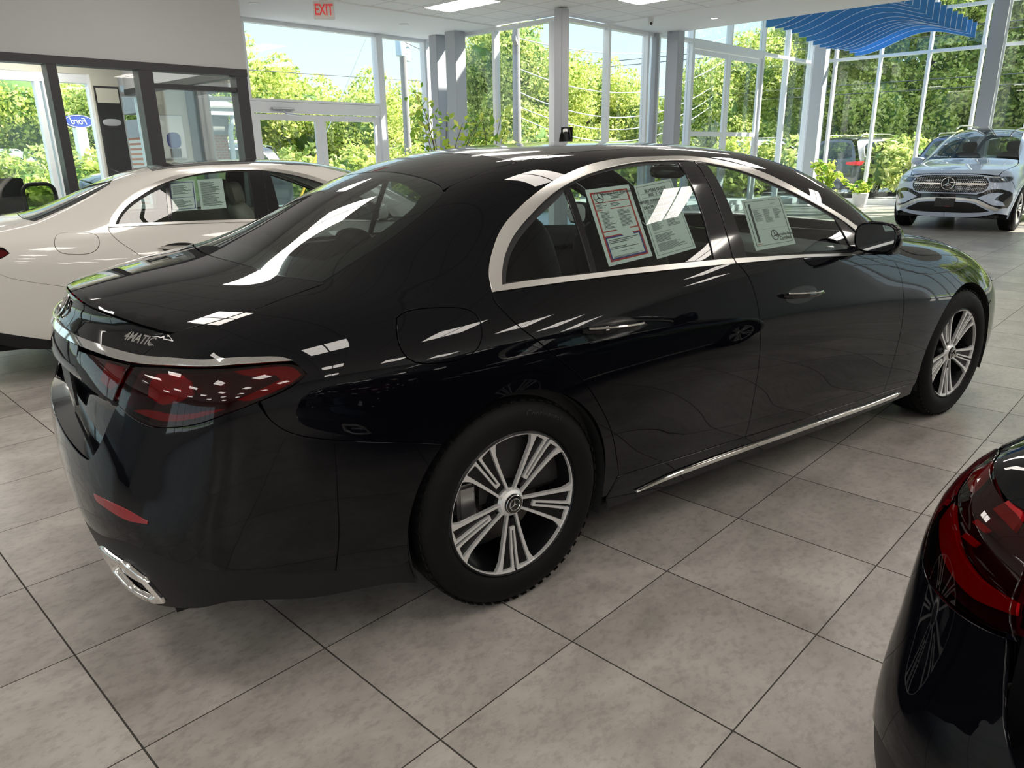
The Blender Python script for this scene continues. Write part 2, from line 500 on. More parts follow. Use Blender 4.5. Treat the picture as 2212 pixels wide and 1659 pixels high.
def inset(q, g):
    if abs(g) < 1e-9: return q
    n = len(q); s = 1 if area2(q) > 0 else -1; out = []
    for i in range(n):
        a = Vector(q[i]) - Vector(q[i - 1]); b = Vector(q[(i + 1) % n]) - Vector(q[i])
        na = Vector((-a.y, a.x)) * s; nb = Vector((-b.y, b.x)) * s
        if na.length < 1e-9: na = nb
        if nb.length < 1e-9: nb = na
        na.normalize(); nb.normalize(); m = na + nb
        if m.length < 0.3: m = na
        m.normalize(); k = g / max(m.dot(na), 0.45)
        out.append((q[i][0] + m.x * k, q[i][1] + m.y * k))
    return out
def inside(pts, q):
    """vectorised point in polygon"""
    x, y = pts[:, 0], pts[:, 1]; r = np.zeros(len(pts), bool); n = len(q)
    for i in range(n):
        x1, y1 = q[i]; x2, y2 = q[(i + 1) % n]
        c = ((y1 > y) != (y2 > y))
        if y1 != y2: r ^= c & (x < (x2 - x1) * (y - y1) / (y2 - y1) + x1)
    return r
def bdist(pts, q):
    d = np.full(len(pts), 9.0); Q = np.array(q)
    for i in range(len(q)):
        a = Q[i]; b = Q[(i + 1) % len(q)]; ab = b - a; L = (ab ** 2).sum()
        if L < 1e-14: continue
        t = np.clip(((pts - a) @ ab) / L, 0, 1)[:, None]
        d = np.minimum(d, np.sqrt(((pts - a - ab * t) ** 2).sum(1)))
    return d
def side_pt(sf, x, z, sgn=-1): return sf.cast((x, sgn * 3, z), (0, -sgn, 0))[0]

def patch(sf, name, specs, mats, parent=None, mirror=False, scale=1.0):
    """cut panels out of the smooth shape. each spec: dict(poly, d, off, gap, lip, h, holes, mi, both, flat, fn)"""
    VV = []; FF = []; NN = []; MI = []
    for sp in specs:
        d = Vector(sp['d']).normalized(); e1 = d.orthogonal().normalized()
        if abs(d.y) > 0.5 or abs(d.x) > 0.5: e1 = Vector((0, 0, 1)).cross(d).normalized()
        e2 = d.cross(e1)
        h = sp.get('h', 0.03); gap = sp.get('gap', 0.002); off = sp.get('off', 0.0); lip = sp.get('lip', 0.008)
        snap = sp.get('snap', True)
        def prep(poly, g):
            R = resample(poly, min(h, 0.025), sharp=sp.get('sharp', 40))
            if snap: R = [sf.near(p)[0] for p in R]
            q = [(p.dot(e1), p.dot(e2)) for p in R]
            o = [q[0]]
            for a in q[1:]:
                if (Vector(a) - Vector(o[-1])).length > 2e-4: o.append(a)
            if (Vector(o[0]) - Vector(o[-1])).length < 2e-4: o.pop()
            if area2(o) < 0: o = o[::-1]
            return inset(o, g)
        outer = prep(sp['poly'], gap); holes = [prep(p, -gap) for p in sp.get('holes', [])]
        A = np.array(outer); x0, y0 = A.min(0); x1, y1 = A.max(0)
        gx, gy = np.meshgrid(np.arange(x0 + h * 0.5, x1, h), np.arange(y0 + h * 0.5, y1, h))
        G = np.stack([gx.ravel(), gy.ravel()], 1)
        if len(G):
            k = inside(G, outer) & (bdist(G, outer) > 0.35 * h)
            for q in holes: k &= (~inside(G, q)) & (bdist(G, q) > 0.35 * h)
            G = G[k]
        vs = [Vector(p) for p in outer]; es = [(i, (i + 1) % len(outer)) for i in range(len(outer))]
        for q in holes:
            n0 = len(vs); vs += [Vector(p) for p in q]; es += [(n0 + i, n0 + (i + 1) % len(q)) for i in range(len(q))]
        vs += [Vector(p) for p in G]
        ov, oe, of, _, _, _ = delaunay_2d_cdt(vs, es, [], 2 if holes else 1, 1e-6)
        if len(of) == 0: print('EMPTY PATCH', name); continue
        if holes:
            cen = np.array([[sum(ov[i].x for i in f) / len(f), sum(ov[i].y for i in f) / len(f)] for f in of]); kk = inside(cen, outer)
            for q in holes: kk &= ~inside(cen, q)
            of = [f for f, t in zip(of, kk) if t]
        P3 = []; N3 = []
        for v in ov:
            loc, n = sf.cast(e1 * v.x + e2 * v.y, d)

            f = sp.get('fn'); o = off + (f(loc) if f else 0.0)
            P3.append(loc + n * o); N3.append(n)
        # boundary edges
        cnt = {}
        for f in of:
            for i in range(len(f)):
                a, b = f[i], f[(i + 1) % len(f)]
                cnt[(a, b)] = 1
        bd = [e for e in cnt if (e[1], e[0]) not in cnt]
        tri = []
        for f in of:
            a, b, c = [P3[i] for i in f[:3]]
            nn = (b - a).cross(c - a)
            m = N3[f[0]] + N3[f[1]] + N3[f[2]]
            tri.append(tuple(f) if nn.dot(m) > 0 else tuple(f[::-1]))
        if sp.get('fn'):
            acc = [Vector((0, 0, 0)) for _ in P3]
            for f in tri:
                nn = (P3[f[1]] - P3[f[0]]).cross(P3[f[2]] - P3[f[0]])
                for i in f: acc[i] += nn
            N3 = [a.normalized() if a.length > 1e-12 else n for a, n in zip(acc, N3)]
        if sp.get('flip'):
            tri = [t[::-1] for t in tri]; N3 = [-n for n in N3]
        def emit(Pa, Na, Fa, mi, my):
            n0 = len(VV)
            if my:
                VV.extend([(p.x, -p.y, p.z) for p in Pa]); NN.extend([(n.x, -n.y, n.z) for n in Na])
                FF.extend([tuple(i + n0 for i in f[::-1]) for f in Fa])
            else:
                VV.extend([tuple(p) for p in Pa]); NN.extend([tuple(n) for n in Na])
                FF.extend([tuple(i + n0 for i in f) for f in Fa])
            MI.extend([mi] * len(Fa))
        sides = [mirror] + ([not mirror] if sp.get('both') else [])
        for my in sides:
            emit(P3, N3, tri, sp.get('mi', 0), my)
            if lip:
                # rolled edge: the outer skin turned in
                nb = {}
                for a, b in bd:
                    t = (P3[b] - P3[a]); 
                    if t.length < 1e-9: continue
                    for i in (a, b):
                        o = t.cross(N3[i]).normalized()
                        nb[i] = nb.get(i, Vector((0, 0, 0))) + o
                # make outward normals point away from the panel
                ctr = {}
                for f in tri:
                    c = (P3[f[0]] + P3[f[1]] + P3[f[2]]) / 3
                    for i in f:
                        if i in nb: ctr.setdefault(i, []).append(c)
                idx = {}; Pa = []; Na = []
                sg = -1.0 if sp.get('flip') else 1.0
                for i, o in nb.items():
                    if o.length < 1e-9: o = Vector((0, 0, 1))
                    o = o.normalized()
                    c = sum(ctr[i], Vector((0, 0, 0))) / len(ctr[i])
                    if o.dot(P3[i] - c) < 0: o = -o
                    idx[i] = len(Pa)
                    Pa += [P3[i], P3[i] - N3[i] * sg * lip * 0.25 + o * min(lip, .004) * 0.12, P3[i] - N3[i] * sg * lip]
                    Na += [(N3[i] * sg + o * 0.4).normalized(), (N3[i] * sg * 0.3 + o).normalized(), o]
                Fa = []
                for a, b in bd:
                    if a not in idx or b not in idx: continue
                    ia, ib = idx[a], idx[b]
                    for k in (0, 1):
                        q = (ia + k, ib + k, ib + k + 1, ia + k + 1)
                        p0, p1, p2 = Pa[q[0]], Pa[q[1]], Pa[q[2]]
                        if (p1 - p0).cross(p2 - p0).dot(Na[ia + 1]) < 0: q = q[::-1]
                        Fa.append(q)
                emit(Pa, Na, Fa, sp.get('mi', 0), my)
    me = bpy.data.meshes.new(name)
    me.from_pydata([(a * scale, b * scale, c * scale) for a, b, c in VV], [], FF)
    me.polygons.foreach_set('material_index', MI)
    me.polygons.foreach_set('use_smooth', [True] * len(FF))
    me.update()
    o = link(name, me, mats, parent)
    try: me.normals_split_custom_set_from_vertices(NN)
    except Exception as ex: print('normals', ex)
    return o

def strip(sf, pts, width, dz=(0, 0, 1)):
    """a closed band of the given width along a polyline, widening downwards"""
    up = [Vector(p) + Vector(dz) * width / 2 for p in pts]; dn = [Vector(p) - Vector(dz) * width / 2 for p in pts]
    return up + dn[::-1]

# ------------------------------------------------------------------ sedan outlines (right side; x forward, y negative, z up)
_V, _F = dense(4)
SEDAN = Surf(_V, _F)
AR = 0.388
def arch(cx, a0, a1, n=18, r=AR, cz=0.355):
    out = []
    for k in range(n + 1):
        a = math.radians(a0 + (a1 - a0) * k / n)
        out.append(side_pt(SEDAN, cx + r * math.cos(a), cz + r * math.sin(a)))
    return out
def sp(*xz): return [side_pt(SEDAN, x, z) for x, z in xz]
def up(*xy): return [SEDAN.cast((x, y, 3), (0, 0, -1))[0] for x, y in xy]
CHR_OUT = [(-0.024, -0.841, 1.036), (-0.007, -0.801, 1.087), (0.029, -0.764, 1.135), (0.099, -0.718, 1.204), (0.192, -0.687, 1.263), (0.312, -0.659, 1.32), (0.428, -0.636, 1.359), (0.573, -0.612, 1.391), (0.732, -0.599, 1.407), (0.914, -0.601, 1.411), (1.089, -0.607, 1.409), (1.232, -0.63, 1.392), (1.403, -0.668, 1.356), (1.576, -0.712, 1.294), (1.768, -0.756, 1.209), (1.927, -0.787, 1.136), (2.06, -0.815, 1.055), (2.12, -0.835, .998)]
CHR_IN = [(0.02, -0.832, 1.052), (0.036, -0.809, 1.083), (0.072, -0.775, 1.13), (0.131, -0.741, 1.183), (0.224, -0.71, 1.242), (0.335, -0.681, 1.3), (0.459, -0.659, 1.343), (0.603, -0.641, 1.373), (0.77, -0.627, 1.392), (0.903, -0.626, 1.396), (1.067, -0.632, 1.393), (1.203, -0.655, 1.375), (1.375, -0.69, 1.335), (1.554, -0.73, 1.273), (1.753, -0.768, 1.192), (1.90, -0.80, 1.125), (2.0, -0.825, 1.06), (2.045, -.842, 1.005)]
CHRB_UP = [(0.021, -0.832, 1.052), (0.366, -0.85, 1.054), (0.641, -0.858, 1.052), (0.96, -0.864, 1.044), (1.079, -0.864, 1.039), (1.514, -0.866, 1.015), (1.9, -0.865, 0.989)]
CHRB_LO = [(-0.024, -0.841, 1.036), (0.385, -0.859, 1.038), (0.702, -0.867, 1.032), (1.092, -0.872, 1.02), (1.509, -0.87, 1.003), (1.913, -0.867, 0.978)]
BSHUT = [(1.078, -0.868, 1.029), (1.14, -0.89, 0.962), (1.173, -0.911, 0.867), (1.188, -0.929, 0.746), (1.2, -0.927, 0.607), (1.203, -0.914, 0.46), (1.195, -0.908, 0.351), (1.186, -0.899, 0.297)]
RDOOR = [(-0.024, -0.841, 1.036), (-0.026, -0.855, 1.016), (-0.01, -0.874, 0.987), (0.025, -0.896, 0.943), (0.075, -0.911, 0.898), (0.169, -0.93, 0.812), (0.264, -0.937, 0.724), (0.335, -0.935, 0.629), (0.4, -0.927, 0.52), (0.439, -0.917, 0.411), (0.46, -0.906, 0.325)]
DOORB = [(0.46, -0.906, 0.325), (0.793, -0.902, 0.309), (1.186, -0.899, 0.297), (1.703, -0.893, 0.278), (2.273, -0.894, 0.27)]
FSHUT = [(2.2, -0.866, 0.952), (2.265, -0.883, 0.899), (2.29, -0.901, 0.84), (2.295, -0.917, 0.776), (2.297, -0.929, 0.701), (2.294, -0.933, 0.578), (2.285, -0.924, 0.427), (2.273, -0.894, 0.27)]
FUEL = [(-0.362, -0.872, 0.965), (-0.345, -0.846, 1.004), (-0.313, -0.837, 1.016), (-0.264, -0.84, 1.019), (-0.172, -0.851, 1.012), (-0.124, -0.862, 1.001), (-0.101, -0.874, 0.983), (-0.096, -0.891, 0.951), (-0.099, -0.899, 0.931), (-0.128, -0.911, 0.892), (-0.179, -0.915, 0.874), (-0.254, -0.914, 0.875), (-0.331, -0.909, 0.89), (-0.36, -0.898, 0.922)]
QGLASS = [(0.036, -0.831, 1.057), (0.054, -0.807, 1.088), (0.09, -0.777, 1.131), (0.145, -0.749, 1.176), (0.233, -0.721, 1.23), (0.323, -0.7, 1.276), (0.387, -0.681, 1.31), (0.364, -0.849, 1.057)]
RGLASS = [(0.418, -0.668, 1.326), (0.501, -0.656, 1.349), (0.629, -0.644, 1.371), (0.826, -0.636, 1.386), (0.985, -0.64, 1.386), (0.96, -0.863, 1.047), (0.389, -0.851, 1.055)]
FGLASS = [(1.136, -0.646, 1.381), (1.284, -0.674, 1.354), (1.436, -0.712, 1.304), (1.596, -0.744, 1.245), (1.746, -0.773, 1.183), (1.843, -0.794, 1.137), (1.9, -0.861, 1.0), (1.514, -0.865, 1.019), (1.152, -0.865, 1.038)]
GLASSR = [(-0.619, 0, 1.118), (-0.598, -0.25, 1.118), (-0.54, -0.532, 1.103), (-0.477, -0.651, 1.093), (-0.354, -0.611, 1.135), (-0.2, -0.587, 1.2), (-0.061, -0.554, 1.271), (0.004, -0.526, 1.309), (0.026, -0.495, 1.319), (0.039, -0.441, 1.337), (0.05, -0.309, 1.356), (0.062, 0, 1.370)]
LIDR = [(-0.472, -0.662, 1.091), (-0.558, -0.673, 1.074), (-0.668, -0.691, 1.052), (-0.765, -0.69, 1.033), (-0.832, -0.673, 1.02), (-0.878, -0.649, 1.008)]
LIDF = [(-0.919, -0.613, 0.977), (-0.962, -0.603, 0.943), (-0.99, -0.597, 0.915), (-1.009, -0.59, 0.886), (-1.023, -0.584, 0.856), (-1.037, -0.580, 0.814), (-1.076, -0.548, 0.728), (-1.09, -0.528, 0.697)]
CHSU = [(-1.084, -0.0, 0.958), (-1.081, -0.129, 0.957), (-1.059, -0.281, 0.954), (-1.014, -0.452, 0.952), (-0.961, -0.6, 0.951), (-0.916, -0.686, 0.953), (-0.84, -0.794, 0.957), (-0.751, -0.84, 0.958), (-0.679, -0.861, 0.951), (-0.655, -0.871, 0.941)]
CHSL = [(-1.091, -0.0, 0.940), (-1.088, -0.174, 0.938), (-1.065, -0.311, 0.936), (-1.021, -0.481, 0.935), (-0.978, -0.598, 0.935), (-0.921, -0.704, 0.939), (-0.845, -0.804, 0.944), (-0.755, -0.849, 0.946), (-0.68, -0.866, 0.943)]
TAIL_O = [(-0.978, -0.612, 0.930), (-0.938, -0.679, 0.934), (-0.876, -0.771, 0.938), (-0.802, -0.833, 0.941), (-0.706, -0.861, 0.940), (-0.657, -0.873, 0.935), (-0.635, -0.881, 0.925), (-0.625, -0.89, 0.905), (-0.67, -0.891, 0.882), (-0.75, -0.885, 0.858), (-0.825, -0.869, 0.838), (-0.895, -0.836, 0.816), (-0.955, -0.769, 0.801), (-0.984, -0.718, 0.8), (-1.011, -0.654, 0.812), (-1.025, -0.598, 0.830), (-1.018, -0.598, 0.86), (-1.0, -.604, 0.895)]
TAIL_I = [(-1.078, -0.322, 0.928), (-1.034, -0.454, 0.928), (-0.982, -0.590, 0.928), (-1.004, -0.583, 0.89), (-1.02, -0.577, 0.855), (-1.033, -0.572, 0.832), (-1.044, -0.542, 0.838), (-1.061, -0.482, 0.84), (-1.076, -0.409, 0.848), (-1.086, -0.34, 0.872), (-1.084, -.318, .905)]
BUMPL = [(-0.75, -0.885, 0.858), (-0.733, -0.894, 0.807), (-0.687, -0.904, 0.764), (-0.61, -0.913, 0.732), (-0.512, -0.922, 0.704), (-0.40, -0.929, 0.676), (-0.268, -0.935, 0.640)]
BLACKL = [(-1.128, 0, 0.44), (-1.127, -.35, 0.445), (-1.119, -0.582, 0.475), (-1.082, -0.687, 0.494), (-1.045, -0.75, 0.486), (-1.001, -0.801, 0.468), (-0.951, -0.839, 0.443), (-0.879, -0.866, 0.416), (-0.723, -0.883, 0.365), (-0.547, -0.89, 0.313), (-0.405, -0.892, 0.277)]
REFL = [(-1.116, -0.543, 0.585), (-1.067, -0.685, 0.585), (-1.027, -0.76, 0.566), (-1.027, -0.761, 0.558), (-1.063, -0.706, 0.556), (-1.097, -0.625, 0.566), (-1.115, -0.56, 0.572)]
HOODS = [(2.30, -0.83, .995), (2.355, -0.845, 0.967), (2.409, -0.853, 0.946), (2.512, -0.859, 0.924), (2.708, -0.855, 0.906), (2.946, -0.844, 0.881), (3.141, -0.832, 0.845), (3.35, -.79, .80), (3.50, -.72, .765)]
WSIDE = [(2.42, -.735, 1.03), (2.20, -.69, 1.135), (2.0, -.645, 1.24), (1.8, -.60, 1.325), (1.62, -.565, 1.385), (1.56, -.53, 1.405)]
DITCH = [(1.331, -0.541, 1.428), (1.077, -0.517, 1.441), (0.828, -0.51, 1.442), (0.599, -0.507, 1.434), (0.448, -0.507, 1.421), (0.322, -0.505, 1.403), (0.173, -0.502, 1.369), (0.05, -0.497, 1.330)]
D_SIDE = (0, 1, 0); D_TILT = (0.35, 0.82, -0.45); D_CORN = (0.70, 0.71, 0.0); D_TOP = (0, 0, -1); D_REAR = (1, 0, 0); D_FC = (-.72, .69, 0)

def star(mb, c, R, ex, ey, ez, t=0.003):
    """three-pointed star in a ring"""
    c = Vector(c); ex = Vector(ex); ey = Vector(ey); ez = Vector(ez)
    n = 40
    mb.tube([c + (ex * math.cos(2 * PI * k / n) + ey * math.sin(2 * PI * k / n)) * R for k in range(n)], R * 0.085, 8, True)
    for k in range(3):
        a = PI / 2 + k * 2 * PI / 3
        tip = c + (ex * math.cos(a) + ey * math.sin(a)) * R * 0.97
        l = c + (ex * math.cos(a + PI / 3) + ey * math.sin(a + PI / 3)) * R * 0.15
        r = c + (ex * math.cos(a - PI / 3) + ey * math.sin(a - PI / 3)) * R * 0.15
        top = c + ez * R * 0.16
        mb.add([tip, l, top, r, c - ez * t], [(0, 1, 2), (0, 2, 3), (0, 3, 4), (0, 4, 1), (1, 4, 3), (1, 3, 2)])

def ring_pts(r, a0, a1, n): return [(r * math.cos(a0 + (a1 - a0) * k / n), r * math.sin(a0 + (a1 - a0) * k / n)) for k in range(n + 1)]
def make_wheel(parent, style='five', scale=1.0, R=0.355, W=0.235, rot=0.0):
    """wheel on the right side: outer face towards -y, centre at the origin"""
    w = empty('wheel', parent=parent)
    mb = MB(); hw = W / 2
    rim = 0.249
    prof = [(rim, -hw + .012), (rim + .010, -hw + .001), (rim + .03, -hw - .004), (R - .05, -hw - .006), (R - .028, -hw + .004), (R - .012, -hw + .020), (R - .003, -hw + .036), (R, -hw + .055)]
    for g in (-.045, -.012, .022, .055):
        prof += [(R, g - .006), (R - .008, g - .004), (R - .008, g + .004), (R, g + .006)]
    prof += [(R - .003, hw - .036), (R - .014, hw - .02), (R - .05, hw + .004), (rim + .01, hw), (rim - .01, hw - .02)]
    mb.lathe(prof, 72)
    # shoulder blocks
    for k in range(60):
        a = 2 * PI * k / 60; c, s = math.cos(a), math.sin(a); t = Vector((-s, 0, c)); u = Vector((c, 0, s)); y = Vector((0, 1, 0))
        for sd in (-1, 1):
            p = u * (R - .010) + y * sd * (hw - .034)
            q = [p - t * .010 - y * .018, p + t * .010 - y * .018, p + t * .010 + y * .018, p - t * .010 + y * .018]
            o = u * .0088
            if sd < 0: o2 = [o * .55, o * .55, o, o]
            else: o2 = [o, o, o * .55, o * .55]
            mb.add(q + [a1 + b1 for a1, b1 in zip(q, o2)], [(0, 1, 2, 3), (4, 5, 6, 7), (0, 1, 5, 4), (1, 2, 6, 5), (2, 3, 7, 6), (3, 0, 4, 7)])
    mb.build('tyre', 'rubber', w, smooth=True)
    if style == 'five':
        t = text_obj('sidewall_lettering', 'Continental', .030, 'tyre_letter', w, .0008, spacing=1.05)
        for v in t.data.vertices:
            a = PI / 2 - .35 - v.co.x / .31; r = .31 + v.co.y
            v.co = (r * math.cos(a), -hw - .0045 - v.co.z, r * math.sin(a))
    mb = MB()
    mb.lathe([(rim, -hw + .010), (rim - .006, -hw + .006), (rim - .010, -hw + .012), (rim - .012, -hw + .03), (rim - .022, -hw + .05), (rim - .028, hw - .04), (rim - .006, hw - .01), (rim, hw - .01)], 72, close=False)
    mb.lathe([(.062, -hw + .045), (.075, -hw + .075), (.085, hw - .05), (.0, hw - .05)], 32)
    mb.build('rim_barrel', 'black_alloy', w, smooth=True)
    yf = -hw + .012
    face = MB(); dark = MB()
    def P(kang, u, r, y):
        c, s = math.cos(kang), math.sin(kang)
        return (r * c - u * s, y, r * s + u * c)
    dish = lambda r: yf + .020 * (1 - (r / .24) ** 2) ** 1.0
    def bar(mbx, ang, pts, depth=.014, yo=0.0):
        """pts: list of (r, u_a, u_b)"""
        n = len(pts); vs = []
        for r, ua, ub in pts:
            y = dish(min(r, .24)) + yo
            vs += [P(ang, ua, r, y), P(ang, ub, r, y), P(ang, ub, r, y + depth), P(ang, ua, r, y + depth)]
        fs = [(0, 1, 2, 3), ((n - 1) * 4 + 3, (n - 1) * 4 + 2, (n - 1) * 4 + 1, (n - 1) * 4)]
        for i in range(n - 1):
            for k in range(4):
                fs.append((i * 4 + k, (i + 1) * 4 + k, (i + 1) * 4 + (k + 1) % 4, i * 4 + (k + 1) % 4))
        mbx.add(vs, fs)
    if style == 'five':
        for k in range(5):
            a = -PI / 2 + rot + k * 2 * PI / 5
            for s in (-1, 1):
                # outer bar of the pair, flaring into the rim
                o = []
                for i in range(15):
                    t = i / 14; r = .036 + t * (.243 - .036)
                    inn = .012 + .046 * t ** 1.15
                    wd = .0075 + .006 * t + .030 * max(0, (t - .72) / .28) ** 2.0
                    o.append((r, s * inn, s * (inn + wd)))
                bar(face, a, o)
                # slim inner bar
                o = []
                for i in range(11):
                    t = i / 10; r = .096 + t * (.243 - .096)
                    u0 = .0032 + .0022 * t; wd = .0066 + .002 * t + .004 * max(0, (t - .8) / .2)
                    o.append((r, s * u0, s * (u0 + wd)))
                bar(face, a, o, .014, .001)
                # foot between slim and outer bar
                o = []
                for i in range(5):
                    t = i / 4; r = .228 + t * .016
                    o.append((r, s * .0066, s * .062))
                bar(face, a, o, .012, .0005)
                # black pocket
                o = []
                for i in range(11):
                    t = i / 10; r = .060 + t * (.236 - .060)
                    tt = (r - .036) / (.243 - .036)
                    o.append((r, s * .001, s * (.012 + .046 * tt ** 1.15 + .004)))
                bar(dark, a, o, .012, .010)
            o = [(.088, -.0098, .0098), (.093, -.0098, .0098), (.099, -.0098, .0098)]
            bar(face, a, o, .014, .001)
        # thin outer ring with a break in the middle of every spoke pair
        for k in range(5):
            a0 = -PI / 2 + rot + k * 2 * PI / 5 + .016; a1 = -PI / 2 + rot + (k + 1) * 2 * PI / 5 - .016
            m = 20; vs = []
            for i in range(m + 1):
                t = a0 + (a1 - a0) * i / m; c, s = math.cos(t), math.sin(t)
                for r, y in ((.2365, yf), (.2465, yf - .003), (.2465, yf + .012), (.2365, yf + .012)): vs.append((r * c, y, r * s))
            fs = [(i * 4 + q, (i + 1) * 4 + q, (i + 1) * 4 + (q + 1) % 4, i * 4 + (q + 1) % 4) for i in range(m) for q in range(4)]
            face.add(vs, fs)
    else:
        for k in range(20):
            a = -PI / 2 + rot + k * 2 * PI / 20
            bar(face, a, [(.04, -.004, .004), (.12, -.0045, .0045), (.2, -.004, .004), (.243, -.006, .006)])
        face.lathe([(.236, yf), (.2465, yf - .003), (.2465, yf + .012), (.236, yf + .012), (.236, yf)], 60)
    face.lathe([(.0, yf + .012), (.034, yf + .012), (.044, yf + .018), (.050, yf + .028), (.052, yf + .05)], 32)
    face.build('spokes', 'machined_alloy', w)
    if dark.v:
        for k in range(5):
            a = -PI / 2 + rot + k * 2 * PI / 5 + PI / 5
            c, s = math.cos(a), math.sin(a)
            dark.cyl((c * .056, yf + .03, s * .056), (c * .056, yf + .06, s * .056), .009, n=6)
        dark.build('spoke_pocket', 'black_alloy', w)
    mb = MB(); mb.lathe([(0, yf + .004), (.030, yf + .004), (.034, yf + .006), (.0345, yf + .016)], 32)
    cap = mb.build('centre_cap', 'gloss_black', w, smooth=True)
    mb = MB(); star(mb, (0, yf + .0025, 0), .020, (1, 0, 0), (0, 0, 1), (0, -1, 0))
    mb.tube([(.031 * math.cos(2 * PI * k / 36), yf + .0045, .031 * math.sin(2 * PI * k / 36)) for k in range(36)], .0016, 6, True)
    mb.build('star_emblem', 'chrome', cap)
    mb = MB(); mb.lathe([(.0, .0), (.165, .0), (.165, .026), (0, .026)], 48)
    mb.lathe([(.08, -.03), (.085, .0)], 32)
    mb.build('brake_disc', 'brake_disc', w)
    mb = MB(); mb.box((-.17, -.035, -.06), (-.10, .05, .08))
    mb.build('brake_caliper', 'steel', w, bevel=.01)
    if scale != 1.0: w.scale = (scale,) * 3
    return w
def copy_tree(o, parent=None):
    c = o.copy(); COL.objects.link(c); c.parent = parent
    for ch in [x for x in o.children]: copy_tree(ch, c)
    return c

def smooth_side(x, lo, hi): return max(0.0, min(1.0, (x - lo) / (hi - lo)))

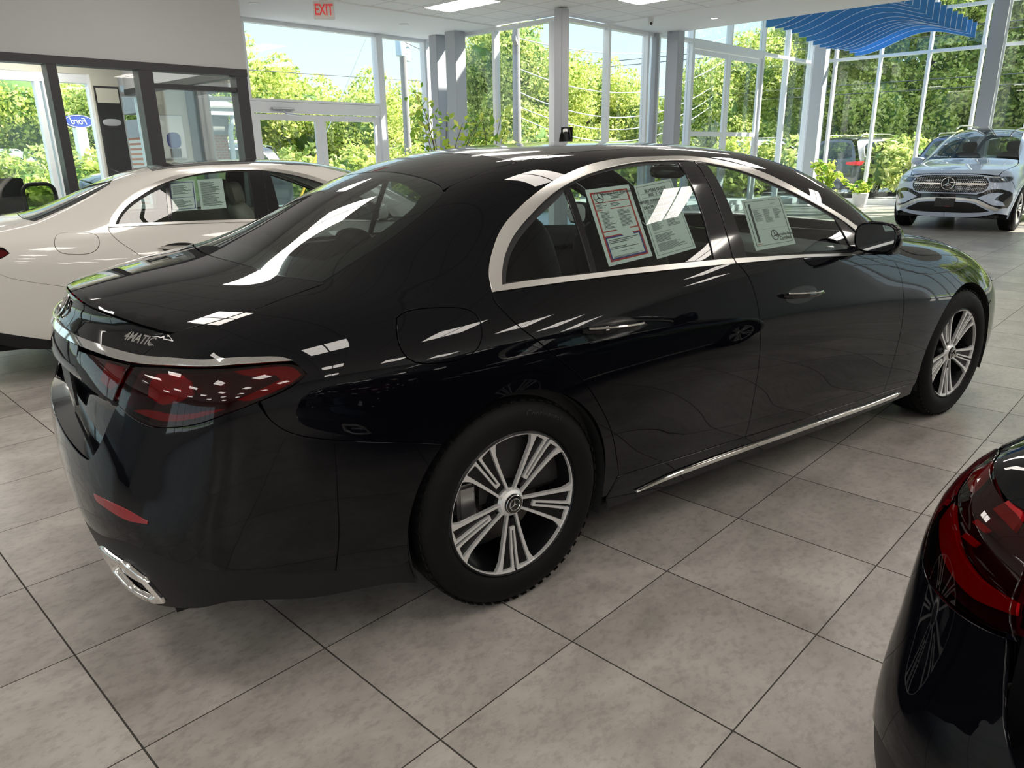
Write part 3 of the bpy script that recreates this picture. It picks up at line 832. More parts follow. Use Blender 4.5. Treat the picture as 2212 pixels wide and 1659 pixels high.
def build_sedan(name, label, paint, pose, scale=1.0, leather='dark_leather', tail_style='wide', full_interior=True, texts=True, wheel_rot=(0.0, 0.0), side_glass='car_glass', h=0.03):
    S_ = SEDAN
    root = empty(name, (pose[0], pose[1], 0), pose[2], None, label, 'car')
    root.scale = (scale,) * 3
    def PT(nm, specs, mats, parent=None, mirror=False): return patch(S_, nm, specs, mats, parent or root, mirror)
    PI_ = dict
    # one outer side panel: quarter, C-pillar, roof rail and A-pillar
    tall = tail_style == 'tall'
    qtop = [(-0.919, -0.613, 0.977), (-0.955, -0.607, 0.955)] + CHSU[5:] + [(-.628, -.889, .908)] + [(-0.67, -0.891, 0.882)]
    lamp = TAIL_O; lamp_low = TAIL_O[::-1][2:9]
    if tall:
        lamp = [(-.70, -.855, .945), (-.745, -.880, .895), (-.80, -.878, .85), (-.86, -.862, .825), (-.933, -.80, .79), (-.965, -.765, .782), (-1.007, -.678, .788), (-1.03, -.614, .804), (-1.04, -.575, .82), (-1.03, -.60, .85), (-.985, -.61, .915), (-.934, -.655, .948), (-.903, -.706, .953), (-.852, -.767, .967), (-.778, -.803, .981)]
        lamp_low = [(-1.04, -.572, .815), (-1.03, -.612, .799), (-1.007, -.680, .783), (-.965, -.768, .777), (-.933, -.803, .785), (-.86, -.866, .82), (-.80, -.882, .845)]
        qtop = [(-.905, -.645, .99), (-.925, -.66, .96), (-.903, -.708, .958), (-.852, -.769, .972), (-.778, -.805, .986), (-.692, -.855, .95), (-.735, -.882, .90)]
    quarter = (LIDR + qtop + BUMPL
               + arch(0, 132.5, 0, 22) + sp((.388, .30), (.395, .255), (.46, .25)) + RDOOR[::-1][0:] + CHR_OUT[1:] + [(2.205, -.866, .962)] + [(2.30, -.825, .998), (2.42, -.755, 1.025)] + WSIDE[1:] + DITCH + [GLASSR[7], GLASSR[6], GLASSR[5], GLASSR[4]])
    for s, nm in ((False, 'side_panel'), (True, 'side_panel')):
        PT(nm, [PI_(poly=quarter, d=D_TILT, holes=[FUEL], h=h)], paint, mirror=s)
        PT('fuel_flap', [PI_(poly=FUEL, d=(.1, .9, -.4), off=.0006)], paint, mirror=s)
        f = (FSHUT + sp((2.56, .25)) + arch(2.961, 197, 38, 22) + sp((3.33, .62), (3.40, .68)) + [(3.44, -.76, .735)] + HOODS[::-1][1:])
        PT('front_fender', [PI_(poly=f, d=(-.15, .85, -.5), h=h)], paint, mirror=s)
        fd = PT('front_door', [PI_(poly=CHRB_LO[3:] + [(2.06, -.862, .965)] + FSHUT[:-1] + DOORB[::-1][:3] + BSHUT[::-1][1:], d=D_SIDE, h=h)], paint, mirror=s)
        rd = PT('rear_door', [PI_(poly=[RDOOR[0]] + CHRB_LO[1:3] + BSHUT[:] + DOORB[::-1][3:] + RDOOR[::-1][1:-1], d=D_SIDE, h=h)], paint, mirror=s)
        # door frames and glass
        ms = 1 if s else -1
        PT('window_surround', [PI_(poly=CHR_OUT[:] + CHR_IN[::-1], d=(0, .85, -.5), off=.004, gap=.0005, lip=.006, h=.012)], 'satin_aluminium', mirror=s)
        PT('belt_moulding', [PI_(poly=CHRB_LO[:3] + [(1.070, -.871, 1.021), (1.062, -.865, 1.040)] + CHRB_UP[:4][::-1], d=D_SIDE, off=.005, gap=.0005, lip=.007, h=.015)], 'satin_aluminium', mirror=s)
        PT('belt_moulding', [PI_(poly=[(1.078, -.872, 1.0205)] + CHRB_LO[4:] + [(2.05, -.85, .983), (2.035, -.86, .995)] + CHRB_UP[::-1][:2] + [(1.072, -.865, 1.0395)], d=D_SIDE, off=.005, gap=.0005, lip=.007, h=.015)], 'satin_aluminium', mirror=s)
        for pt_ in (PI_(poly=[(0.987, -0.635, 1.391), (1.077, -0.632, 1.393), (1.063, -0.865, 1.04), (0.96, -0.864, 1.044)], d=D_SIDE, off=.001, gap=.001, sharp=20),
                           PI_(poly=[(1.083, -0.632, 1.393), (1.134, -0.641, 1.386), (1.150, -0.865, 1.037), (1.069, -0.865, 1.039)], d=D_SIDE, off=.001, gap=.001, sharp=20),
                           PI_(poly=[(0.388, -0.681, 1.314), (.416, -.668, 1.327), (.387, -.851, 1.055), (.365, -.849, 1.056)], d=D_SIDE, off=.001, gap=.0, sharp=20),
                           PI_(poly=[(1.845, -.79, 1.14), (1.90, -.80, 1.122), (2.04, -.842, 1.005), (2.0, -.86, .99), (1.903, -.861, .995)], d=D_SIDE, off=.001, gap=.0, sharp=20)): PT('pillar_trim', [pt_], 'gloss_black', mirror=s)
        PT('quarter_window', [PI_(poly=QGLASS, d=D_SIDE, off=-.004, gap=-.006, lip=0)], side_glass, mirror=s)
        g1 = PT('side_window', [PI_(poly=RGLASS, d=D_SIDE, off=-.004, gap=-.006, lip=0)], side_glass, mirror=s)
        PT('side_window', [PI_(poly=FGLASS, d=D_SIDE, off=-.004, gap=-.008, lip=0)], side_glass, mirror=s)
        # black seals around the glass
        PT('window_seal', [PI_(poly=resample(CHR_IN, .05, False) + CHRB_UP[::-1], d=D_SIDE, off=-.003, gap=-.002, lip=0, holes=[QGLASS, RGLASS, FGLASS], h=.04)], 'black_plastic', mirror=s)
        # handles
        for dr, hp, (zc, zf) in ((rd, (.262, .548), (.889, .871)), (fd, (1.33, 1.616), (.874, .852))):
            mb = MB(); n = 14; top = []; 
            for i in range(n + 1):
                t = i / n; x = hp[0] + (hp[1] - hp[0]) * t; z = zc + (zf - zc) * t
                p = side_pt(S_, x, z); bow = .030 * math.sin(PI * min(max(t, .04), .96)) ** .5
                top.append(Vector((x, (p.y - bow) if not s else -(p.y - bow), z)))
            vs = []
            for i, p in enumerate(top):
                t = i / n; hh = .013 * (1 - abs(2 * t - 1) ** 4 * .6); dy = -1 if not s else 1
                vs += [p + Vector((0, dy * .003, -hh)), p + Vector((0, dy * .008, 0)), p + Vector((0, dy * .003, hh)), p + Vector((0, -dy * .010, hh * .6)), p + Vector((0, -dy * .010, -hh * .6))]
            fs = [(i * 5 + k, (i + 1) * 5 + k, (i + 1) * 5 + (k + 1) % 5, i * 5 + (k + 1) % 5) for i in range(n) for k in range(5)]
            fs += [(0, 1, 2, 3, 4), tuple(n * 5 + k for k in (4, 3, 2, 1, 0))]
            mb.add(vs, fs)
            hd = mb.build('door_handle', paint, dr, smooth=True)
            mb = MB()
            mb.tube([p + Vector((0, (-1 if not s else 1) * .0075, .0085)) for p in top[1:-1]], .0035, 6)
            mb.build('handle_trim', 'chrome', hd, smooth=True)
            c = side_pt(S_, (hp[0] + hp[1]) / 2, (zc + zf) / 2 - .003)
            a0 = [(hp[0] - .012, zc - .004)] ; 
            cup = []
            for k in range(20):
                a = 2 * PI * k / 20
                cup.append(side_pt(S_, (hp[0] + hp[1]) / 2 + .118 * math.cos(a), (zc + zf) / 2 - .004 + .034 * math.sin(a)))
            PT('handle_recess_shade', [PI_(poly=cup, d=D_SIDE, off=.0008, gap=0, lip=0, h=.02)], 'gloss_black', parent=dr, mirror=s)  # flat black oval on the door skin, painting the shade behind the handle
        # sill and its bright strip
        PT('side_sill', [PI_(poly=DOORB + sp((2.50, .265), (2.555, .262), (2.56, .20), (2.2, .185), (1.2, .19), (.6, .195), (.43, .20), (.41, .245)), d=D_SIDE, off=.004, gap=.001, lip=.02)], paint, mirror=s)
        up_ = [(.56, .232), (.70, .247), (.85, .2535), (1.2, .2515), (1.7, .243), (2.1, .235), (2.42, .243)]; lo_ = [(2.40, .226), (2.1, .219), (1.7, .227), (1.2, .236), (.85, .239), (.70, .2385)]
        PT('sill_strip', [PI_(poly=sp(*(up_ + lo_)), d=D_SIDE, off=.016, gap=0, lip=.014, h=.02)], 'chrome', mirror=s)
        # wheel arch liners
        for cx in (0, 2.961):
            mb = MB(); n = 24; vs = []
            for k in range(n + 1):
                a = math.radians(-22 + 224 * k / n); r = .387
                for y in (-.915, -.60):
                    vs.append((cx + r * math.cos(a), y * (1 if not s else -1), .355 + r * math.sin(a)))
            mb.add(vs, [(2 * k, 2 * k + 1, 2 * k + 3, 2 * k + 2) for k in range(n)])
            vs = [(cx, -.60 * (1 if not s else -1), .355)] + [(cx + .387 * math.cos(math.radians(-22 + 224 * k / n)), -.60 * (1 if not s else -1), .355 + .387 * math.sin(math.radians(-22 + 224 * k / n))) for k in range(n + 1)]
            mb.add(vs, [(0, k + 1, k + 2) for k in range(n)])
            mb.build('arch_liner', 'dark_liner', root, fixn=False)
        # tail lamps
        red = [(-0.79, -0.838, 0.932), (-0.70, -0.861, 0.933), (-0.655, -0.873, 0.926), (-0.638, -0.886, 0.906), (-0.675, -0.890, 0.888), (-0.77, -0.880, 0.862), (-.80, -.872, .868), (-.745, -.878, .885), (-.69, -.880, .902), (-.70, -.872, .914), (-.76, -.855, .918)]
        block = [(-0.945, -0.69, 0.925), (-0.90, -0.75, 0.925), (-0.875, -0.78, 0.905), (-0.88, -0.80, 0.88), (-0.93, -0.76, 0.855), (-0.975, -0.69, 0.865), (-.965, -.68, .90)]
        low = [(-1.012, -0.652, 0.826), (-0.96, -0.758, 0.816), (-0.90, -0.828, 0.829), (-0.83, -0.865, 0.848), (-.86, -.852, .848), (-.93, -.79, .835), (-.985, -.70, .835)]
        chev = lambda dz: [(-.955, -.685, .908 - dz), (-.925, -.73, .890 - dz), (-.895, -.765, .905 - dz), (-.897, -.766, .894 - dz), (-.927, -.733, .878 - dz), (-.957, -.687, .896 - dz)]
        if tall:
            red = [(-.885, -.81, .90), (-.93, -.775, .880), (-.965, -.735, .858), (-.99, -.68, .848), (-1.02, -.605, .858), (-1.03, -.60, .842), (-1.005, -.675, .818), (-.975, -.735, .818), (-.945, -.775, .828), (-.895, -.825, .86)]
            block = [(-.88, -.70, .955), (-.91, -.67, .945), (-.935, -.665, .925), (-.905, -.72, .93)]
            low = [(-.80, -.80, .965), (-.84, -.785, .955), (-.87, -.79, .93), (-.82, -.83, .93)]
            chev = lambda dz: [(-.945, -.70, .915 - dz), (-.925, -.73, .912 - dz), (-.925, -.735, .902 - dz), (-.945, -.705, .905 - dz)]
        tl = PT('tail_lamp', [PI_(poly=lamp, d=D_CORN, off=-.022, gap=.002, lip=.0)], 'lamp_housing', mirror=s)
        PT('lamp_element', [PI_(poly=red, d=D_CORN, off=-.008, gap=0, lip=.01, h=.02), PI_(poly=block, d=D_CORN, off=-.010, gap=0, lip=.01, h=.02), PI_(poly=low, d=D_CORN, off=-.008, gap=0, lip=.01, h=.02)], 'lamp_red', parent=tl, mirror=s)
        PT('lamp_bar', [PI_(poly=chev(0), d=D_CORN, off=-.006, gap=0, lip=.006, h=.01), PI_(poly=chev(.032), d=D_CORN, off=-.006, gap=0, lip=.006, h=.01)], 'lamp_bright_red', parent=tl, mirror=s)
        PT('lamp_lens', [PI_(poly=lamp, d=D_CORN, off=.001, gap=.002, lip=.012)], 'lamp_lens', parent=tl, mirror=s)
        tl = PT('tail_lamp', [PI_(poly=TAIL_I, d=(.85, .5, 0), off=-.022, gap=.002, lip=.0)], 'lamp_housing', mirror=s)
        blk = [(-1.03, -.47, .918), (-1.0, -.55, .918), (-1.01, -.56, .88), (-1.035, -.53, .855), (-1.055, -.47, .87)]
        PT('lamp_element', [PI_(poly=blk, d=D_REAR, off=-.010, gap=0, lip=.01, h=.02)], 'lamp_red', parent=tl, mirror=s)
        PT('lamp_lens', [PI_(poly=TAIL_I, d=(.85, .5, 0), off=.001, gap=.002, lip=.012)], 'lamp_lens', parent=tl, mirror=s)
        # rear reflector
        if not tall: PT('reflector', [PI_(poly=REFL, d=D_CORN, off=.002, gap=0, lip=.006, h=.02)], 'reflector_red', mirror=s)
        # head lamp
        hl = [(3.50, -.735, .70), (3.62, -.66, .70), (3.74, -.50, .69), (3.79, -.36, .675), (3.79, -.35, .62), (3.72, -.52, .61), (3.62, -.68, .615), (3.52, -.745, .64), (3.43, -.80, .665)]
        q = PT('head_lamp', [PI_(poly=hl, d=D_FC, off=.003, gap=.0, lip=.006)], 'lamp_dark', mirror=s)
        PT('lamp_lens', [PI_(poly=hl, d=D_FC, off=.016, gap=.003, lip=.012)], 'clear_lens', parent=q, mirror=s)
        mb = MB(); 
        for xx, yy in ((3.66, .52), (3.60, .61)): mb.cyl((xx, -yy * ms * -1 if s else -yy, .655), (xx + .03, -yy * ms * -1 if s else -yy, .655), .028, n=16)
        mb.build('lamp_projector', 'chrome', q)
        # door mirror
        sy = 1 if s else -1
        mir = MB()
        mir.blob((1.89, sy * .975, 1.066), (.068, .098, .070), 20, 12, .74)
        mo = mir.build('door_mirror', paint, root, smooth=True)
        for v in mo.data.vertices:
            if v.co.x < 1.868: v.co.x = 1.868
            v.co.z += (v.co.x - 1.868) * -.10
        g = MB(); pts = []
        for k in range(24):
            a = 2 * PI * k / 24; ca, sa = math.cos(a), math.sin(a)
            pts.append((sy * .975 + .084 * math.copysign(abs(ca) ** .6, ca), 1.066 + .057 * math.copysign(abs(sa) ** .6, sa)))
        g.prism(pts, lambda u, v, t: (1.864 + t, u, v), -.001, .003)
        g.build('mirror_glass', 'mirror_glass', mo)
        g = MB(); g.prism([(1.88, .985), (1.96, .985), (1.98, 1.02), (1.88, 1.02)], lambda u, v, t: (u, t, v), sy * .845, sy * .93)
        g.build('mirror_stalk', 'gloss_black', mo, bevel=.006)
        g = MB(); g.box((1.872, min(sy * .90, sy * 1.055), .998), (1.94, max(sy * .90, sy * 1.055), 1.012)); g.build('mirror_base', 'gloss_black', mo, bevel=.004)
    # hood, screens, roof
    mir = lambda pts: [(a[0], -a[1], a[2]) for a in pts][::-1]
    full = lambda pts: list(pts) + mir([p for p in pts if abs(p[1]) > 1e-4])
    hood = [(3.80, 0, .78), (3.775, -.26, .775), (3.72, -.48, .765), (3.60, -.64, .76)] + HOODS[::-1] + [(2.36, -.80, 1.00), (2.47, -.66, 1.03), (2.53, -.34, 1.045), (2.55, 0, 1.05)]
    PT('bonnet', [PI_(poly=full(hood), d=D_TOP, h=.05)], paint)
    ws = [(2.50, 0, 1.06), (2.48, -.34, 1.055), (2.42, -.66, 1.045), (2.40, -.735, 1.035)] + WSIDE[1:] + [(1.52, -.46, 1.41), (1.49, -.25, 1.44), (1.48, 0, 1.445)]
    PT('windscreen', [PI_(poly=full(ws), d=(-.5, 0, -.85), off=-.002, gap=.001, lip=0, h=.05)], side_glass)
    PT('roof_panel', [PI_(poly=full([(0.305, 0, 1.44), (0.306, -0.26, 1.43), (0.314, -0.42, 1.42), (0.322, -0.505, 1.403)] + [DITCH[6], DITCH[7]] + [GLASSR[8], (0.039, -0.441, 1.337), (0.05, -0.309, 1.356), (0.062, 0, 1.370)]), d=D_TOP, h=.04, gap=.0025)], paint)
    PT('glass_roof', [PI_(poly=full([(1.475, 0, 1.445), (1.485, -.25, 1.44), (1.515, -.46, 1.41), (1.55, -.525, 1.405)] + DITCH[:6] + [(0.314, -0.42, 1.42), (0.308, -0.26, 1.43), (0.307, 0, 1.44)]), d=D_TOP, h=.04, gap=.0035)], 'gloss_black')
    PT('rear_window', [PI_(poly=full(GLASSR), d=(.55, 0, -.83), off=-.001, gap=.002, lip=.0, h=.04)], 'rear_glass')
    PT('window_frit', [PI_(poly=full(GLASSR), d=(.55, 0, -.83), off=-.004, gap=.001, lip=.0, h=.06, holes=[full([(-.50, 0, 1.15), (-.47, -.35, 1.15), (-.42, -.52, 1.14), (-.30, -.53, 1.17), (-.10, -.50, 1.25), (-.03, -.45, 1.29), (0.0, -.25, 1.33), (.01, 0, 1.34)])])], 'gloss_black')
    # boot lid: top, rear face down to the bumper
    def recess(p):
        return -.055 * smooth_side(.855 - p.z, 0, .05)
    lidtop = [(-0.622, 0, 1.115)] + [(-0.601, -0.25, 1.118), (-0.543, -0.532, 1.103)] + LIDR + [(-.925, -.555, 1.012), (-.967, -.44, 1.023), (-1.02, -.265, 1.035), (-1.038, -.12, 1.047), (-1.042, 0, 1.05)]
    face = [(-1.044, 0, 1.045), (-1.040, -.12, 1.042), (-1.024, -.265, 1.030), (-.970, -.44, 1.018), (-.928, -.555, 1.008), (-.885, -.645, 1.0)] + [(-0.919, -0.613, 0.977), (-0.955, -0.604, 0.955)] + CHSU[:4][::-1]
    lid = PT('boot_lid', [PI_(poly=full(lidtop), d=D_TOP, h=.035, gap=.0015, lip=.003), PI_(poly=full(face), d=(1, 0, -.35), h=.03, gap=0.0, lip=.003)], paint)
    low = [(-1.09, 0, .936), (-1.088, -.174, .934), (-1.066, -.30, .932)] + TAIL_I[::-1][0:6] + [(-1.04, -.574, .826)] + LIDF[5:] + [(-1.09, -.50, .69), (-1.12, -.45, .675), (-1.14, -.3, .67), (-1.145, 0, .67)]
    PT('boot_lid_lower', [PI_(poly=full(low), d=D_REAR, h=.025, gap=.001, fn=recess)], paint)
    if not tall: PT('rear_strip', [PI_(poly=CHSU + CHSL[::-1], d=(.8, .6, 0), off=.010, gap=0, lip=.012, h=.015, both=True)], 'chrome')
    # bumpers
    notch = [(-1.145, 0, .655), (-1.14, -.3, .655), (-1.125, -.43, .655), (-1.112, -.484, .66), (-1.095, -.525, .69), (-1.08, -.548, .725), (-1.045, -.580, .80), (-1.037, -.590, .822)]
    bp_ = notch + lamp_low + [(-0.755, -0.885, 0.853)] + BUMPL[1:] + arch(0, 136, 190, 10) + BLACKL[::-1]
    PT('rear_bumper', [PI_(poly=bp_, d=D_CORN, h=.03, both=True, gap=.001)], paint)
    lowb = BLACKL + arch(0, 191, 206, 3) + sp((-.43, .215), (-.66, .25)) + [(-0.876, -0.856, 0.315), (-0.96, -0.81, 0.300), (-1.008, -0.742, 0.290), (-1.06, -.66, .27), (-1.10, -.50, .26), (-1.11, -.3, .26), (-1.11, 0, .26)]
    exh = [(-1.128, -.535, .425), (-1.082, -.672, .425), (-1.05, -.722, .39), (-1.022, -.744, .315), (-1.045, -.705, .30), (-1.09, -.60, .30), (-1.12, -.525, .33)]
    PT('rear_valance', [PI_(poly=lowb, d=D_CORN, h=.03, off=-.004, both=True, gap=.001, holes=[exh], lip=.03)], 'black_plastic')
    exi = [(-1.120, -.56, .405), (-1.080, -.664, .405), (-1.053, -.708, .378), (-1.034, -.728, .33), (-1.050, -.700, .312), (-1.090, -.605, .312), (-1.116, -.55, .345)]
    for s in (False, True):
        ext = PT('exhaust_trim', [PI_(poly=exh, d=D_CORN, h=.02, off=.008, gap=.0, holes=[exi], lip=.02, sharp=18)], 'chrome', mirror=s)
        PT('exhaust_bore', [PI_(poly=exi, d=D_CORN, h=.02, off=-.035, gap=-.004, lip=.0)], 'steel', parent=ext, mirror=s)
        PT('exhaust_rib', [PI_(poly=[(-1.10, -.60, .372), (-1.062, -.69, .365), (-1.060, -.695, .352), (-1.10, -.60, .358)], d=D_CORN, h=.02, off=-.006, gap=0, lip=.02)], 'chrome', parent=ext, mirror=s)
    # ledge behind the bumper top
    mb = MB(); n = 24; vs = []
    for k in range(n + 1):
        y = -.53 + 1.06 * k / n; p, nn = S_.cast((-3, y, .658), (1, 0, 0)); vs += [(p.x + .003, y, .660), (p.x + .16, y, .672)]
    mb.add(vs, [(2 * k, 2 * k + 1, 2 * k + 3, 2 * k + 2) for k in range(n)])
    mb.build('bumper_step', 'gloss_black', root)
    # number plate
    px = S_.cast((-3, 0, .79), (1, 0, 0))[0].x + .045
    mb = MB(); mb.box((px - .012, -.165, .72), (px - .004, .165, .875)); pl = mb.build('number_plate', 'plate_black', root, bevel=.003)
    if texts:
        mt = frame_mtx((px - .0125, 0, .865), (0, -1, 0), (0, 0, 1)); text_obj('plate_lettering', 'Mercedes-Benz', .018, 'text_white', pl, mtx=mt)
        mt = frame_mtx((px - .0125, 0, .731), (0, -1, 0), (0, 0, 1)); text_obj('plate_lettering', 'of Syracuse', .018, 'ink_red', pl, mtx=mt)
        # badge and emblem
        p0, n0 = S_.cast((-3, -.49, .985), (1, 0, 0)); p1, _ = S_.cast((-3, -.60, .982), (1, 0, 0))
        ex = (p1 - p0).normalized(); ey = Vector((0, 0, 1))
        nn = ex.cross(ey).normalized()
        if nn.x > 0: nn = -nn
        q, nq = S_.cast((-3, -.545, .980), (1, 0, 0))
        q1, _ = S_.cast((-3, -.545, .990), (1, 0, 0)); q2, _ = S_.cast((-3, -.545, .970), (1, 0, 0))
        mt = frame_mtx(q + nq * .002, ex, (q1 - q2))
        text_obj('model_badge', '4MATIC', .037, 'chrome', lid, depth=.0016, mtx=mt, shear=.25, bold=.0006, wx=1.0)
    mb = MB(); q, nq = S_.cast((-3, 0, .998), (1, 0, 0))
    upv = Vector((0, 0, 1)) - nq * nq.z; upv.normalize()
    star(mb, q + nq * .010, .037, (0, -1, 0), upv, nq); mb.build('star_emblem', 'chrome', lid)
    # front bumper and grille
    gr = [(3.84, 0, .69), (3.82, -.22, .685), (3.80, -.30, .66), (3.80, -.34, .58), (3.82, -.30, .47), (3.84, -.2, .44), (3.86, 0, .435)]
    fb = [(3.80, 0, .755), (3.77, -.26, .75), (3.71, -.48, .74), (3.60, -.64, .725), (3.50, -.73, .71), (3.44, -.77, .72), (3.40, -.80, .68), (3.33, -.86, .62)] + arch(2.961, 36, -17, 10) + sp((3.42, .235)) + [(3.60, -.80, .22), (3.70, -.62, .21), (3.76, -.35, .21), (3.78, 0, .21)]
    PT('front_bumper', [PI_(poly=fb, d=D_FC, h=.035, both=True, gap=.001, holes=[gr_ for gr_ in ()])], paint)
    g = PT('grille', [PI_(poly=full(gr), d=(-1, 0, 0), off=.004, gap=0, h=.03)], 'gloss_black')
    mb = MB(); q, nq = S_.cast((6, 0, .57), (-1, 0, 0)); star(mb, q + nq * .02, .09, (0, 1, 0), (0, 0, 1), (1, 0, 0)); mb.build('star_emblem', 'chrome', g)
    # floor pan
    mb = MB(); mb.box((-.98, -.62, .20), (3.65, .62, .24)); mb.box((.42, -.86, .20), (2.54, .86, .24)); mb.build('floor_pan', 'dark_liner', root)
    mb = MB(); mb.box((-.97, -.60, .24), (-.46, .60, .90)); mb.build('boot_well', 'dark_liner', root)
    mb = MB(); mb.box((2.60, -.55, .24), (3.60, .55, .72)); mb.build('engine_bay', 'dark_liner', root)
    # wheels
    w0 = make_wheel(root, rot=wheel_rot[0]); w0.location = (0, -.808, .355)
    w1 = copy_tree(w0, root); w1.location = (2.961, -.808, .355); w1.rotation_euler = (0, wheel_rot[1], 0)
    for cx in (0, 2.961):
        w = copy_tree(w0, root); w.location = (cx, .808, .355); w.rotation_euler = (0, 0, PI)
    # cabin
    mb = MB(); mb.box((-.45, -.83, .34), (2.35, .83, .37))
    mb.add([(-.42, -.80, .37), (-.42, .80, .37), (-.10, .74, 1.02), (-.10, -.74, 1.02), (-.48, -.58, 1.05), (-.48, .58, 1.05), (-.2, .68, 1.04), (-.2, -.68, 1.04)], [(0, 1, 2, 3), (4, 5, 6, 7), (3, 2, 6, 7)])
    mb.build('cabin_floor', 'dark_liner', root, fixn=False)
    for s in (-1, 1):
        mb = MB(); vs = []; n = 22
        for k in range(n + 1):
            x = -.1 + 2.3 * k / n
            for z in (.36, .7, .95, 1.03):
                zz = min(z, 1.035 - max(0, x - 1.2) * .05); p = S_.cast((x, -3, zz), (0, 1, 0))[0]; vs.append((x, s * (abs(p.y) - (.035 if z > 1 else .07)), zz))
        mb.add(vs, [(k * 4 + j, k * 4 + j + 1, (k + 1) * 4 + j + 1, (k + 1) * 4 + j) for k in range(n) for j in range(3)])
        dc = mb.build('door_card', leather if leather != 'dark_leather' else 'dark_leather', root, smooth=True, fixn=False)
        mb = MB(); mb.box((.5, min(s * .80, s * .76), .90), (1.0, max(s * .80, s * .76), .93)); mb.box((1.35, min(s * .80, s * .76), .88), (1.95, max(s * .80, s * .76), .91)); mb.build('door_trim', 'gloss_black', dc, bevel=.005)
    PT('headlining', [PI_(poly=full([(1.46, 0, 1.445), (1.50, -.46, 1.41), (1.3, -.56, 1.41), (.9, -.585, 1.42), (.5, -.57, 1.40), (.2, -.55, 1.35), (.06, -.50, 1.32), (.055, -.3, 1.34), (.06, 0, 1.35)]), d=D_TOP, off=-.035, flip=True, lip=0, h=.08)], 'headliner')
    def seat(x, y, w, hgt, rake, name='seat'):
        t = empty(name, parent=root)
        c = MB(); c.blob((x, y, .50), (.27, w, .10), 18, 10, .45); c.build('seat_cushion', leather, t, smooth=True)
        b = MB(); b.blob((0, 0, 0), (.085, w, hgt), 18, 12, .5); ob = b.build('seat_back', leather, t, smooth=True)
        ob.location = (x - .26 - .5 * rake, y, .52 + hgt * .95); ob.rotation_euler = (0, -rake, 0)
        hr = MB(); hr.blob((0, 0, 0), (.055, .135, .095), 16, 10, .6); hr.cyl((0, -.05, -.16), (0, -.05, -.05), .007, n=6); hr.cyl((0, .05, -.16), (0, .05, -.05), .007, n=6)
        oh = hr.build('headrest', leather, t, smooth=True)
        oh.location = (x - .26 - rake * (.5 + hgt * .9), y, .52 + hgt * 1.8 + (.10 if name == 'front_seat' else .03)); oh.rotation_euler = (0, -rake * .5, 0)
        return t
    for y in (-.37, .37): seat(1.42, y, .25, .33, .32, 'front_seat')
    for y in (-.38, .38): seat(.60, y, .30, .27, .34, 'rear_seat')
    mb = MB(); mb.blob((2.18, 0, .86), (.26, .74, .12), 24, 8, .5); mb.box((1.9, -.14, .40), (2.3, .14, .80)); db = mb.build('dashboard', 'dark_leather', root, smooth=True)
    mb = MB(); mb.box((1.955, -.16, .86), (1.975, .18, 1.03)); mb.build('centre_screen', 'gloss_black', db, bevel=.005)
    mb = MB(); pts = []
    for k in range(28):
        a = 2 * PI * k / 28; pts.append((1.83 + .08 * math.sin(a), .37 + .185 * math.cos(a), .90 + .17 * math.sin(a)))
    mb.tube(pts, .015, 8, True); mb.cyl((1.83, .37, .90), (1.99, .37, .86), .035, n=12)
    for a in (0, PI, -PI / 2): mb.cyl((1.835, .37, .90), (1.83 + .08 * math.sin(a), .37 + .18 * math.cos(a), .90 + .165 * math.sin(a)), .014, n=6)
    mb.build('steering_wheel', 'dark_leather', db, smooth=True)
    mb = MB(); mb.blob((1.62, 0, 1.335), (.018, .115, .035), 16, 8, .6); mb.cyl((1.64, 0, 1.34), (1.68, 0, 1.38), .01, n=8); mb.build('interior_mirror', 'gloss_black', root, smooth=True)
    return root

